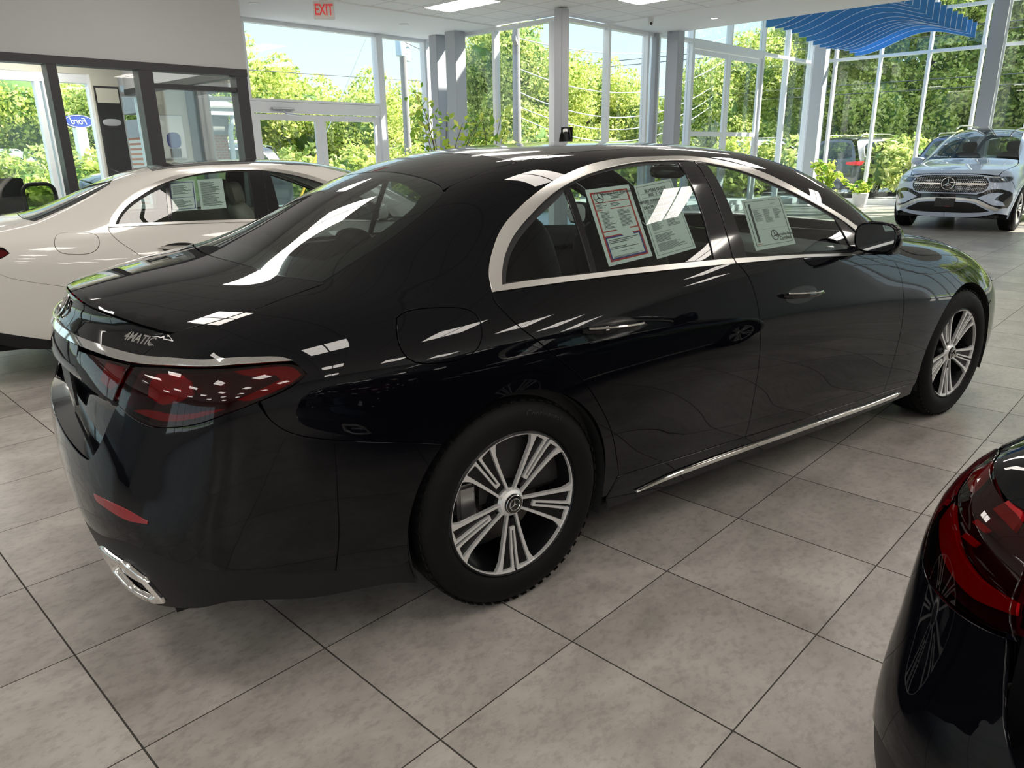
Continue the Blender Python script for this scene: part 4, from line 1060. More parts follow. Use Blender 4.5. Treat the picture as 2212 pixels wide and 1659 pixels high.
# ------------------------------------------------------------------ building materials
T_ = 0.53458
def floor_mat():
    m = bpy.data.materials.new('floor_tile'); m.use_nodes = True; MATS['floor_tile'] = m
    nt = m.node_tree; N = nt.nodes; L = nt.links; b = N['Principled BSDF']
    g = N.new('ShaderNodeNewGeometry'); s = N.new('ShaderNodeSeparateXYZ'); L.new(g.outputs['Position'], s.inputs[0])
    def mth(op, a, c=None, v=None):
        n = N.new('ShaderNodeMath'); n.operation = op
        L.new(a, n.inputs[0]) if not isinstance(a, float) else setattr(n.inputs[0], 'default_value', a)
        if c is not None:
            if isinstance(c, float): n.inputs[1].default_value = c
            else: L.new(c, n.inputs[1])
        return n.outputs[0]
    ids = []; lines = []
    for ax, wd in (('X', .0052), ('Y', .0040)):
        d = mth('DIVIDE', s.outputs[ax], T_); fl = mth('FLOOR', d); fr = mth('SUBTRACT', d, fl)
        c = mth('SUBTRACT', fr, 0.5); c = mth('ABSOLUTE', c); c = mth('SUBTRACT', 0.5, c); c = mth('MULTIPLY', c, T_)
        lines.append(mth('LESS_THAN', c, wd / 2)); ids.append(fl)
    line = mth('MAXIMUM', lines[0], lines[1])
    cb = N.new('ShaderNodeCombineXYZ'); L.new(ids[0], cb.inputs[0]); L.new(ids[1], cb.inputs[1])
    wn = N.new('ShaderNodeTexWhiteNoise'); wn.noise_dimensions = '3D'; L.new(cb.outputs[0], wn.inputs['Vector'])
    # every tile gets its own piece of the mottled pattern
    off = N.new('ShaderNodeVectorMath'); off.operation = 'MULTIPLY_ADD'
    L.new(wn.outputs['Color'], off.inputs[0]); off.inputs[1].default_value = (7, 7, 7); L.new(g.outputs['Position'], off.inputs[2])
    mp = N.new('ShaderNodeMapping'); mp.inputs['Rotation'].default_value = (0, 0, .5); mp.inputs['Scale'].default_value = (1.0, 1.5, 1)
    L.new(off.outputs[0], mp.inputs[0])
    n1 = N.new('ShaderNodeTexNoise'); n1.inputs['Scale'].default_value = 2.6; n1.inputs['Detail'].default_value = 8; n1.inputs['Roughness'].default_value = .62; n1.inputs['Distortion'].default_value = .5
    n2 = N.new('ShaderNodeTexNoise'); n2.inputs['Scale'].default_value = 26; n2.inputs['Detail'].default_value = 5; n2.inputs['Roughness'].default_value = .7
    L.new(mp.outputs[0], n1.inputs['Vector']); L.new(mp.outputs[0], n2.inputs['Vector'])
    r1 = N.new('ShaderNodeValToRGB'); e = r1.color_ramp.elements
    e[0].position = .33; e[0].color = (.27, .250, .23, 1); e[1].position = .68; e[1].color = (.43, .40, .37, 1)
    L.new(n1.outputs['Fac'], r1.inputs[0])
    r2 = N.new('ShaderNodeValToRGB'); e = r2.color_ramp.elements
    e[0].position = .36; e[0].color = (.62, .62, .62, 1); e[1].position = .52; e[1].color = (1, 1, 1, 1)
    L.new(n2.outputs['Fac'], r2.inputs[0])
    mx = N.new('ShaderNodeMix'); mx.data_type = 'RGBA'; mx.blend_type = 'MULTIPLY'; mx.inputs[0].default_value = .55
    L.new(r1.outputs[0], mx.inputs[6]); L.new(r2.outputs[0], mx.inputs[7])
    hv = N.new('ShaderNodeHueSaturation'); L.new(mx.outputs[2], hv.inputs['Color'])
    v = N.new('ShaderNodeMath'); v.operation = 'MULTIPLY_ADD'; v.inputs[1].default_value = .20; v.inputs[2].default_value = .90; L.new(wn.outputs['Value'], v.inputs[0]); L.new(v.outputs[0], hv.inputs['Value'])
    m2 = N.new('ShaderNodeMix'); m2.data_type = 'RGBA'; L.new(line, m2.inputs[0]); L.new(hv.outputs[0], m2.inputs[6]); m2.inputs[7].default_value = (.035, .031, .026, 1)
    L.new(m2.outputs[2], b.inputs['Base Color'])
    rr = N.new('ShaderNodeMapRange'); rr.inputs[3].default_value = .24; rr.inputs[4].default_value = .38; L.new(n1.outputs['Fac'], rr.inputs[0])
    rg = N.new('ShaderNodeMath'); rg.operation = 'MAXIMUM'; L.new(rr.outputs[0], rg.inputs[0]); L.new(line, rg.inputs[1]); L.new(rg.outputs[0], b.inputs['Roughness'])
    b.inputs['Specular IOR Level'].default_value = .5
    bp = N.new('ShaderNodeBump'); bp.inputs['Strength'].default_value = .12; bp.inputs['Distance'].default_value = .004
    hh = mth('MULTIPLY', line, -1.5); h2 = N.new('ShaderNodeMath'); h2.operation = 'ADD'; L.new(hh, h2.inputs[0]); L.new(n2.outputs['Fac'], h2.inputs[1])
    L.new(n2.outputs['Fac'], bp.inputs['Height']); L.new(bp.outputs[0], b.inputs['Normal'])
floor_mat()
def ceil_mat():
    m = bpy.data.materials.new('ceiling_tile'); m.use_nodes = True; MATS['ceiling_tile'] = m
    nt = m.node_tree; N = nt.nodes; L = nt.links; b = N['Principled BSDF']
    g = N.new('ShaderNodeNewGeometry'); s = N.new('ShaderNodeSeparateXYZ'); L.new(g.outputs['Position'], s.inputs[0])
    o = []
    for ax, of, p in (('X', 8.986, .605), ('Y', 7.27, .605)):
        n = N.new('ShaderNodeMath'); n.operation = 'SUBTRACT'; L.new(s.outputs[ax], n.inputs[0]); n.inputs[1].default_value = of
        d = N.new('ShaderNodeMath'); d.operation = 'DIVIDE'; L.new(n.outputs[0], d.inputs[0]); d.inputs[1].default_value = p
        q = N.new('ShaderNodeMath'); q.operation = 'PINGPONG'; L.new(d.outputs[0], q.inputs[0]); q.inputs[1].default_value = .5
        l = N.new('ShaderNodeMath'); l.operation = 'LESS_THAN'; L.new(q.outputs[0], l.inputs[0]); l.inputs[1].default_value = .018
        o.append(l.outputs[0])
    mx = N.new('ShaderNodeMath'); mx.operation = 'MAXIMUM'; L.new(o[0], mx.inputs[0]); L.new(o[1], mx.inputs[1])
    c = N.new('ShaderNodeMix'); c.data_type = 'RGBA'; L.new(mx.outputs[0], c.inputs[0]); c.inputs[6].default_value = (.90, .90, .90, 1); c.inputs[7].default_value = (.62, .62, .61, 1)
    L.new(c.outputs[2], b.inputs['Base Color']); b.inputs['Roughness'].default_value = .9
ceil_mat()
mat('soffit_white', (.91, .91, .91), .8, noise=(1.5, (.88, .88, .88)))
mat('wall_grey', (.50, .50, .51), .85, noise=(2.0, (.48, .48, .49)))
mat('wall_cream', (.62, .60, .52), .85)
mat('frame_white', (.84, .86, .90), .35, spec=.5)
mat('frame_dark', (.028, .026, .030), .45)
mat('column_grey', (.42, .43, .47), .5)
mat('lamp_panel', (.8, .8, .8), .6, emis=(1.0, .93, .85), estr=LIGHT_STRENGTH)
mat('downlight_glow', (.8, .8, .8), .6, emis=(1.0, .88, .70), estr=8.0)
mat('white_plastic', (.75, .75, .75), .4)
mat('exit_red', (.8, .05, .05), .5, emis=(1.0, .10, .10), estr=.12)
mat('exit_face', (.80, .78, .74), .5)
mat('asphalt', (.50, .50, .51), .9, noise=(12, (.44, .44, .45)))
mat('grass', (.26, .38, .09), .95, noise=(3, (.10, .19, .03)))
mat('kerb', (.62, .61, .60), .9)
mat('brick_wall', (.42, .17, .10), .9)
mat('blue_fabric', (.07, .27, .62), .8)
mat('fin_edge', (.80, .88, .95), .7)
mat('wood_pole', (.32, .30, .30), .9, noise=(8, (.22, .20, .20)))
mat('wire', (.45, .47, .50), .6)
mat('wire_dark', (.04, .05, .06), .6)
mat('transformer_grey', (.42, .50, .58), .5)
mat('sign_blue', (.02, .04, .22), .4)
mat('yellow_plastic', (.75, .45, .03), .6)

def structure(o): o['kind'] = 'structure'; return o
H = 3.62
def slab(name, boxes, m):
    mb = MB()
    for a, b in boxes: mb.box(a, b)
    return structure(mb.build(name, m))
slab('floor', [((-10, -13, -.12), (20.5, 8.17, 0)), ((-10, 8.17, -.12), (10.07, 11.72, 0))], 'floor_tile')
slab('ceiling', [((-10, -13, H + .02), (11.25, 8.12, H + .12)), ((-10, 8.12, H + .02), (10.0, 9.58, H + .12))], 'ceiling_tile')
slab('trim_1', [((11.25, -13, H), (12.95, 8.20, H + .14)), ((-10, 9.58, H), (10.06, 11.75, H + .14))], 'soffit_white')
slab('trim_2', [((12.95, -13, H), (13.07, 8.20, 6.4))], 'soffit_white')
slab('trim_3', [((-10, 11.62, H + .14), (10.1, 11.75, 4.4)), ((9.98, 8.1, H + .14), (10.1, 11.7, 4.4)), ((10.1, 8.1, H + .14), (12.95, 8.2, 4.4))], 'soffit_white')
mat('roof_deck', (.40, .40, .40), .8)
slab('trim_4', [((13.07, -13, 6.4), (20.7, 8.25, 6.55))], 'roof_deck')
slab('trim_5', [((-10, -13, 4.4), (10.1, 11.8, 4.5)), ((10.1, -13, 4.4), (12.95, 8.25, 4.5))], 'roof_deck')
# back and side walls behind the camera
slab('wall_back', [((-10.15, -13, 0), (-10, -7, H + .2)), ((-10.15, 5, 0), (-10, 11.8, H + .2)), ((-10.15, -7, 2.9), (-10, 5, H + .2)), ((-10.15, -7, 0), (-10, 5, .4))], 'wall_grey')
slab('wall_right', [((-10, -13.15, 0), (3.5, -13, H + .2)), ((9.5, -13.15, 0), (13, -13, H + .2)), ((13, -13.15, 0), (20.5, -13, 6.4)), ((3.5, -13.15, 2.9), (9.5, -13, H + .2)), ((3.5, -13.15, 0), (9.5, -13, .3))], 'wall_grey')

WIN = [0]
def glazed(axis, c, a0, a1, z0, z1, mull, trans=(), w=.065, dep=.14, skip=(), base=.14, m='frame_white', head=.06, noend=False):
    """glazed wall; axis 'x': runs along x at y=c, axis 'y': runs along y at x=c"""
    WIN[0] += 1; mb = MB()
    def bx(u0, u1, za, zb, d0=-dep / 2, d1=dep / 2):
        if axis == 'x': mb.box((u0, c + d0, za), (u1, c + d1, zb))
        else: mb.box((c + d0, u0, za), (c + d1, u1, zb))
    ms = sorted(mull)
    for u in (ms[1:-1] if noend else ms): bx(u - w / 2, u + w / 2, z0, z1)
    if base: bx(a0, a1, z0, z0 + base, -dep * .45, dep * .45)
    bx(a0, a1, z1 - head, z1, -dep * .45, dep * .45)
    for t in trans: bx(a0, a1, t - .035, t + .035, -dep * .47, dep * .47)
    fr = structure(mb.build('window_%d' % WIN[0], m))
    lv = [z0 + base] + sorted(trans) + [z1 - head]
    for i in range(len(ms) - 1):
        for k in range(len(lv) - 1):
            if (i, k) in skip: continue
            q = MB(); u0, u1 = ms[i] + w / 2, ms[i + 1] - w / 2; za = lv[k] + (.035 if k else 0); zb = lv[k + 1] - (.035 if k < len(lv) - 2 else 0)
            if axis == 'x': q.box((u0, c + .01, za), (u1, c + .018, zb))
            else: q.box((c + .01, u0, za), (c + .018, u1, zb))
            q.build('pane', 'window_glass', fr)
    return fr
# long right wall of the tall hall
mull_y = [7.48 - 1.115 * k for k in range(0, 19)]
glazed('y', 20.42, -13, 8.12, 0, 6.4, [8.05] + mull_y, (3.62, 4.55))
# wall along x behind the grey crossover, tall part
glazed('x', 8.14, 12.9, 20.4, 0, 6.4, [13.0, 14.28, 17.55, 18.92, 20.35], (3.62,), skip=((1, 0),))
glazed('x', 8.14, 14.28, 17.55, 3.65, 6.4, [14.28, 15.92, 17.55], (), base=.02, noend=True)
glazed('x', 8.14, 10.0, 12.95, 0, H, [10.12, 11.36, 12.62, 12.9])
glazed('y', 10.02, 8.15, 11.65, 0, H, [8.30, 9.68, 11.0, 11.6])
glazed('x', 11.67, 8.78, 10.0, 0, H, [8.86, 9.95])
glazed('x', 11.67, 3.6, 8.80, 2.345, H, [3.7, 6.06, 8.79], (), base=.04, noend=True)
glazed('x', 11.67, 3.6, 6.03, 0, 2.34, [3.7, 5.99], (), base=.14, head=.02)

# swing doors
def door_leaf(n, axis_c, u0, u1, z1, rail=None, hand=1, m='frame_white'):
    mb = MB(); c = axis_c; s = .10
    mb.box((u0, c - .025, .01), (u0 + s, c + .025, z1)); mb.box((u1 - s, c - .025, .01), (u1, c + .025, z1))
    mb.box((u0 + s, c - .025, z1 - s), (u1 - s, c + .025, z1)); mb.box((u0 + s, c - .025, .01), (u1 - s, c + .025, .25))
    if rail: mb.box((u0 + s, c - .025, rail - .05), (u1 - s, c + .025, rail + .05))
    d = structure(mb.build('door_%d' % n, m))
    q = MB()
    for a, b in (((.25), (rail or z1) - .05), ((rail or 0) + .05, z1 - s)) if rail else ((.25, z1 - s),):
        q = MB(); q.box((u0 + s, c, a), (u1 - s, c + .008, b)); q.build('pane', 'window_glass', d)
    q = MB(); x = u1 - s / 2 if hand > 0 else u0 + s / 2
    q.cyl((x, c - .07, .85), (x, c - .07, 1.25), .014); q.cyl((x, c - .07, .88), (x, c, .88), .01); q.cyl((x, c - .07, 1.22), (x, c, 1.22), .01)
    q.build('door_handle', 'satin_aluminium', d)
    return d
mb = MB(); mb.box((6.05, 11.605, 2.16), (8.75, 11.735, 2.34)); mb.box((6.03, 11.59, 0), (6.10, 11.75, 2.2)); mb.box((8.74, 11.585, 0), (8.83, 11.755, H - .01)); structure(mb.build('trim_6', 'frame_white'))
d1 = door_leaf(1, 11.67, 6.12, 7.40, 2.14, hand=1); door_leaf(2, 11.67, 7.42, 8.72, 2.14, hand=-1)
q = MB(); q.box((6.45, 11.56, 2.20), (6.80, 11.60, 2.25)); q.cyl((6.42, 11.56, 2.225), (6.84, 11.56, 2.225), .022); q.tube([(6.6, 11.54, 2.2), (6.62, 11.45, 2.14), (6.95, 11.5, 2.12)], .012, 6); q.build('door_closer', 'steel', d1, smooth=True)
mb = MB(); mb.box((14.30, 8.07, 3.50), (17.5, 8.21, 3.60)); structure(mb.build('trim_7', 'frame_white'))
door_leaf(3, 8.14, 14.33, 15.90, 3.48, 1.78); door_leaf(4, 8.14, 15.93, 17.5, 3.48, 1.78, hand=-1)

glazed('y', -10.06, -7, 5, .4, 2.9, [-7 + 1.5 * k for k in range(9)], (), base=.05)
glazed('x', -13.06, 3.5, 9.5, .3, 2.9, [3.5, 5, 6.5, 8, 9.5], (), base=.05)
# columns
COLS = [('pillar at the glazed corner, carrying the black charging cable', 9.50, 7.66, .19, .16, H),
        ('nearer and wider grey column of the pair at the left corner', 9.76, 10.50, .27, .28, H), ('farther and narrower column of the pair at the left corner', 9.80, 11.06, .24, .22, H),
        ('slim dark column beside the soffit edge, left of the tall doors', 12.98, 7.70, .22, .26, H + .0),
        ('tall column in the corner of the high hall', 20.08, 7.72, .30, .30, 6.4), ('tall column by the right glazing, behind the silver-blue crossover', 19.7, 3.72, .30, .30, 6.4)]
for lab, x, y, wx_, wy_, zt in COLS:
    mb = MB(); mb.box((x - wx_ / 2, y - wy_ / 2, 0), (x + wx_ / 2, y + wy_ / 2, zt)); o = mb.build('column', 'column_grey', bevel=.006)
    tag(o, 'grey square steel ' + lab if 'grey' not in lab else lab, 'column', kind=None)
mb = MB(); mb.box((12.80, 8.02, 0), (12.90, 8.12, H)); structure(mb.build('trim_8', 'column_grey'))

# recessed light panels
def troffer(x, y, first=[None]):
    if first[0] is None:
        r = empty('ceiling_light', (x, y, H + .02)); mb = MB(); a, b = .30, .605
        mb.box((-a, -b, -.004), (-a + .03, b, .002)); mb.box((a - .03, -b, -.004), (a, b, .002)); mb.box((-a, -b, -.004), (a, -b + .03, .002)); mb.box((-a, b - .03, -.004), (a, b, .002))
        mb.build('frame', 'white_plastic', r)
        mb = MB(); n = 8; vs = []
        for k in range(n + 1):
            t = -1 + 2 * k / n; vs += [((a - .03) * t, -b + .03, .0 - .0 * t), ((a - .03) * t, b - .03, 0)]
        mb.add([(v[0], v[1], -.006 + .004 * abs(v[0]) / a) for v in vs], [(2 * k, 2 * k + 1, 2 * k + 3, 2 * k + 2) for k in range(n)])
        o = mb.build('diffuser', 'lamp_panel', r, fixn=False)
        mb = MB(); mb.box((-.012, -b + .03, -.012), (.012, b - .03, -.004)); mb.build('centre_rib', 'white_plastic', r)
        first[0] = r; return r
    r = copy_tree(first[0]); r.location = (x, y, H + .02); return r
tr = []
for i in range(-5, 1):
    for j in range(-5, 1): tr.append((8.15 + 3.63 * i, 8.55 + 4.84 * j))
for i in range(-5, 1):
    for j in range(-4, 1): tr.append((9.97 + 3.63 * i, 6.12 + 4.84 * j))
for x, y in tr:
    if y > -12.5 and x > -9.5:
        r = troffer(x, y)
        lb = {(8.15, 8.55): 'recessed light panel at the top edge, left of the charging cable pillar', (9.97, 6.12): 'recessed light panel at the top edge, right of the charging cable pillar'}.get((round(x, 2), round(y, 2)), 'recessed light panel above or behind the viewpoint, seen only as a reflection')
        tag(r, lb, 'ceiling light', 'light panels in the grid ceiling')
for o in COL.objects:
    pass
for k, (x, y, lab) in enumerate(((5.69, 10.45, 'small round downlight in the soffit left of the exit sign'), (8.5, 10.43, 'small round downlight in the soffit right of the exit sign'), (12.16, 6.44, 'lit round downlight in the soffit near the blue fins'), (12.16, 3.2, 'lit round downlight nearer the camera in the right soffit'))):
    r = empty('downlight', (x, y, H), label=lab, cat='downlight')
    mb = MB(); mb.lathe([(.055, -.001), (.075, -.008), (.085, -.004), (.085, .0)], 28, 'Z'); mb.build('trim_ring', 'white_plastic', r, smooth=True)
    mb = MB(); mb.lathe([(0, -.003), (.056, -.003)], 24, 'Z'); mb.build('diffuser', 'downlight_glow' if k > 1 else 'white_plastic', r)
# exit sign
r = empty('exit_sign', (6.31, 9.56, H), math.radians(-38), label='white EXIT sign with red letters hanging under the ceiling edge', cat='sign')
mb = MB(); mb.box((-.15, -.025, -.26), (.15, .025, -.02)); mb.box((-.06, -.02, -.02), (.06, .02, 0)); mb.build('sign_box', 'exit_face', r, bevel=.006)
text_obj('sign_letters', 'EXIT', .21, 'exit_red', r, .003, frame_mtx((0, -.027, -.14), (1, 0, 0), (0, 0, 1)), bold=.004, wx=.62)
# camera dome
r = empty('security_camera', (11.30, 7.17, H), label='white turret security camera under the ceiling edge', cat='camera')
mb = MB(); mb.lathe([(0, -.03), (.055, -.03), (.06, 0)], 24, 'Z'); mb.build('mount', 'white_plastic', r, smooth=True)
mb = MB(); mb.blob((0, 0, -.065), (.055, .055, .05), 18, 12); mb.build('housing', 'white_plastic', r, smooth=True)
mb = MB(); mb.cyl((-.03, -.03, -.085), (-.045, -.045, -.10), .022, n=14); mb.build('lens', 'gloss_black', r)
# hanging blue fins
ORD = ['nearest', 'second nearest', 'third nearest', 'fourth nearest', 'fifth nearest', 'sixth nearest', 'seventh nearest', 'seventh farthest', 'sixth farthest', 'fifth farthest', 'fourth farthest', 'third farthest', 'second farthest', 'farthest']
for k in range(14):
    x = 13.55 + .46 * k; n = 40
    yl = 6.15 + .042 * k; yr = 3.92 + .016 * k - .0; bot = []; top = []
    mb = MB(); vs = []
    for i in range(n + 1):
        t = i / n; y = yl + (yr - yl) * t
        zb = 3.72 + .155 * math.sin(2 * PI * (t * .92 - .30)) + .05 * math.sin(2 * PI * (k / 9.0)) + .10 * t
        zt = 4.05 + .06 * k * 0
        vs += [(x, y, zb), (x + .02, y, zb), (x + .02, y, zt), (x, y, zt)]
    fs = [(i * 4 + q, (i + 1) * 4 + q, (i + 1) * 4 + (q + 1) % 4, i * 4 + (q + 1) % 4) for i in range(n) for q in range(4)] + [(0, 1, 2, 3), (n * 4, n * 4 + 1, n * 4 + 2, n * 4 + 3)]
    mb.add(vs, fs); r = empty('hanging_fin', label='%s blue felt fin with wavy lower edge hanging in the high hall' % ORD[k], cat='ceiling fin', group='blue wavy fins hanging in the high hall')
    mb.build('fin_board', 'blue_fabric', r)
    mb = MB(); mb.tube([(x - .003, vs[4 * i][1], vs[4 * i][2]) for i in range(n + 1)] + [(x - .003, yr, 4.05)], .0045, 4); mb.build('edge_strip', 'fin_edge', r)
    mb = MB()
    for y in (yl - .25, yr + .25): mb.cyl((x + .01, y, 4.05), (x + .01, y, 6.4), .003, n=5)
    mb.build('suspension_cable', 'steel', r)
# car charger cable on the pillar
r = empty('charging_cable', (9.405, 7.45, 1.55), label='black coiled charging cable and plug hung on the grey pillar', cat='cable')
mb = MB()
for k in range(5):
    w = .11 + .012 * k
    mb.tube([(-.02 - .012 * k, -.02 + w * math.cos(a) * .8, .10 + .26 * math.sin(a) - .10) for a in [2 * PI * i / 28 for i in range(28)]], .014, 7, True)
mb.build('cable_coil', 'black_plastic', r, smooth=True)
mb = MB(); mb.cyl((-.09, -.04, .20), (-.12, -.10, .04), .035, .028, 14); mb.build('plug', 'black_plastic', r, smooth=True)
mb = MB(); mb.cyl((-.085, -.03, .235), (-.10, -.045, .19), .042, n=16); mb.build('plug_collar', 'white_plastic', r, smooth=True)
mb = MB(); mb.box((-.02, -.12, -.15), (.0, .12, .28)); mb.build('bracket', 'black_plastic', r, bevel=.005)

# ------------------------------------------------------------------ glazed office on the left
slab('wall_left', [((-10, 8.05, 2.42), (4.18, 8.25, H + .02)), ((4.06, 8.25, 2.42), (4.18, 11.6, H + .02))], 'wall_grey')
mb = MB(); z = 2.42
mb.box((-10, 8.035, z - .08), (4.175, 8.205, z - .001)); mb.box((-10, 8.06, .001), (4.17, 8.18, .12))
for a, b in ((-1.6, -1.5), (.2, .3), (2.06, 2.15), (2.93, 3.08), (4.03, 4.17)): mb.box((a, 8.04, 0), (b, 8.20, z - .02))
mb.box((3.08, 8.05, 2.165), (4.03, 8.19, 2.215)); mb.box((4.05, 8.20, z - .08), (4.17, 11.6, z))
structure(mb.build('window_20', 'frame_dark'))
wf = bpy.data.objects['window_20']
for a, b, c, d in ((-10, -1.6, .12, 2.34), (-1.5, .2, .12, 2.34), (.3, 2.06, .12, 2.34), (2.15, 2.93, .12, 2.34), (3.08, 4.03, 2.215, 2.34), (3.08, 4.03, .12, 2.165)):
    q = MB(); q.box((a, 8.11, c), (b, 8.12, d)); q.build('pane', 'window_glass', wf)
q = MB(); q.box((4.10, 8.2, .12), (4.11, 11.4, 2.34)); q.build('pane', 'window_glass', wf)
# office interior: far wall with windows, posters and a dark door frame
glazed('x', 11.67, -10, 4.28, 0, 2.6, [-9.9, -7, -4, -1.5, .6, 1.95, 2.05, 2.92, 3.02, 3.60, 3.97, 4.26], (), base=.75, m='frame_white', head=.12)
glazed('x', 11.67, 5.35, 6.0, 0, 2.6, [5.38, 5.97], (), base=.2, m='frame_white', head=.12, noend=True)
slab('wall_far', [((-10, 11.6, 2.6), (4.06, 11.75, 3.0)), ((4.06, 11.6, 2.6), (6.0, 11.75, H)), ((4.28, 11.58, 0), (4.95, 11.74, 2.6)), ((3.60, 11.57, 0), (3.97, 11.60, 2.6))], 'wall_cream')
slab('wall_behind', [((5.12, 11.58, 0), (5.34, 11.74, 2.6))], 'wall_grey')
slab('trim_9', [((4.95, 11.50, 0), (5.12, 11.72, 2.62)), ((4.95, 10.2, 2.35), (5.0, 11.72, 2.6))], 'frame_dark')
slab('ceiling_office', [((-10, 8.25, 2.98), (4.06, 11.6, 3.05))], 'ceiling_tile')
for k, (x, y) in enumerate(((.8, 9.6), (2.6, 9.6), (2.6, 10.9), (.8, 10.9))):
    r = troffer(x, y); r.location.z = 2.98; r.rotation_euler.z = PI / 2
    tag(r, 'light panel in the low office ceiling seen through the dark framed glass', 'ceiling light', 'light panels in the office ceiling')

# ------------------------------------------------------------------ tall crossover
def suv_net():
    R = []
    def r(c0, c1, c2, c3, c4, s0, x, ws, zs): R.append([c0, c1, c2, c3, c4, s0] + [(x, w, z) for w, z in zip(ws, zs)])
    LW = (.955, .965, .965, .955, .945, .93, .90)
    r((-.72, 0, 1.72), (-.72, .30, 1.71), (-.70, .55, 1.68), (-.76, .70, 1.45), (-.84, .84, 1.16), (-.86, .90, 1.05), -.86, (.925, .94, .95, .94, .93, .92, .88), (.98, .88, .76, .62, .48, .36, .24))
    r((-.40, 0, 1.765), (-.40, .30, 1.755), (-.40, .60, 1.715), (-.42, .745, 1.48), (-.45, .88, 1.16), (-.45, .925, 1.04), -.45, LW, (.97, .88, .76, .62, .48, .36, .22))
    for x, zc, zr, wr, z3, w3 in ((0, 1.785, 1.735, .63, 1.49, .775), (.6, 1.79, 1.745, .65, 1.49, .79), (1.1, 1.785, 1.74, .65, 1.49, .79), (1.55, 1.75, 1.70, .65, 1.46, .79)):
        r((x, 0, zc), (x, .3, zc - .01), (x, wr, zr), (x, w3, z3), (x, .90, 1.15), (x, .94, 1.03), x, LW, (.96, .87, .76, .62, .48, .36, .22))
    r((1.95, 0, 1.61), (1.95, .33, 1.60), (1.95, .67, 1.55), (1.95, .80, 1.36), (1.95, .90, 1.13), (1.95, .94, 1.01), 1.95, LW, (.95, .86, .75, .62, .48, .36, .22))
    r((2.30, 0, 1.40), (2.30, .35, 1.385), (2.30, .70, 1.34), (2.30, .81, 1.23), (2.30, .89, 1.11), (2.30, .935, 1.0), 2.3, LW, (.94, .86, .75, .62, .48, .36, .22))
    r((2.60, 0, 1.215), (2.60, .36, 1.21), (2.60, .72, 1.185), (2.60, .81, 1.145), (2.60, .885, 1.09), (2.60, .935, .99), 2.6, LW, (.93, .85, .75, .62, .48, .36, .22))
    r((2.95, 0, 1.175), (2.95, .34, 1.17), (2.95, .68, 1.145), (2.95, .79, 1.115), (2.95, .88, 1.06), (2.95, .94, .97), 2.95, (.965, .98, .98, .97, .955, .94, .90), (.91, .84, .74, .62, .48, .36, .22))
    r((3.30, 0, 1.13), (3.30, .32, 1.125), (3.30, .64, 1.105), (3.30, .75, 1.08), (3.30, .84, 1.035), (3.30, .915, .955), 3.3, (.945, .965, .97, .965, .95, .93, .90), (.89, .82, .73, .62, .48, .36, .22))
    r((3.58, 0, 1.07), (3.58, .30, 1.065), (3.56, .58, 1.05), (3.54, .69, 1.02), (3.52, .77, .985), (3.50, .85, .92), 3.5, (.885, .915, .93, .93, .92, .90, .86), (.86, .79, .71, .61, .48, .36, .22))
    r((3.76, 0, .995), (3.755, .25, .99), (3.72, .45, .98), (3.68, .58, .96), (3.62, .69, .93), (3.57, .77, .89), 3.57, (.81, .845, .87, .88, .87, .85, .82), (.83, .77, .70, .60, .48, .36, .22))
    rc = []
    for x, z, x4, w4, z4 in ((-.80, 1.58, -.90, .80, 1.11), (-.88, 1.40, -.95, .82, 1.05), (-.96, 1.18, -.98, .84, .96), (-1.02, .95, -1.0, .85, .82), (-1.06, .72, -1.02, .85, .66), (-1.06, .50, -1.0, .84, .48), (-.98, .26, -.94, .82, .26)):
        rc.append([(x, 0, z), (x + .01, .28, z - .005), (x + .03, .52, z - .02 - max(0, z - 1.1) * .18), (x + .25 * (x4 - x) + .05, .70, z4 + (z - z4) * .45), (x4, w4, z4)])
    fc = []
    for x, z in ((3.82, .95), (3.86, .86), (3.875, .76), (3.885, .64), (3.895, .50), (3.88, .38), (3.80, .24)):
        d = (.95 - z) * .06
        fc.append([(x, 0, z), (x - .015, .27, z), (x - .06, .50, z - .003), (x - .12, .66 + d, z - .01), (x - .20, .76 + d, z - .02 if z > .4 else z)])
    return R, rc, fc
SUV = Surf(*dense(3, suv_net()))

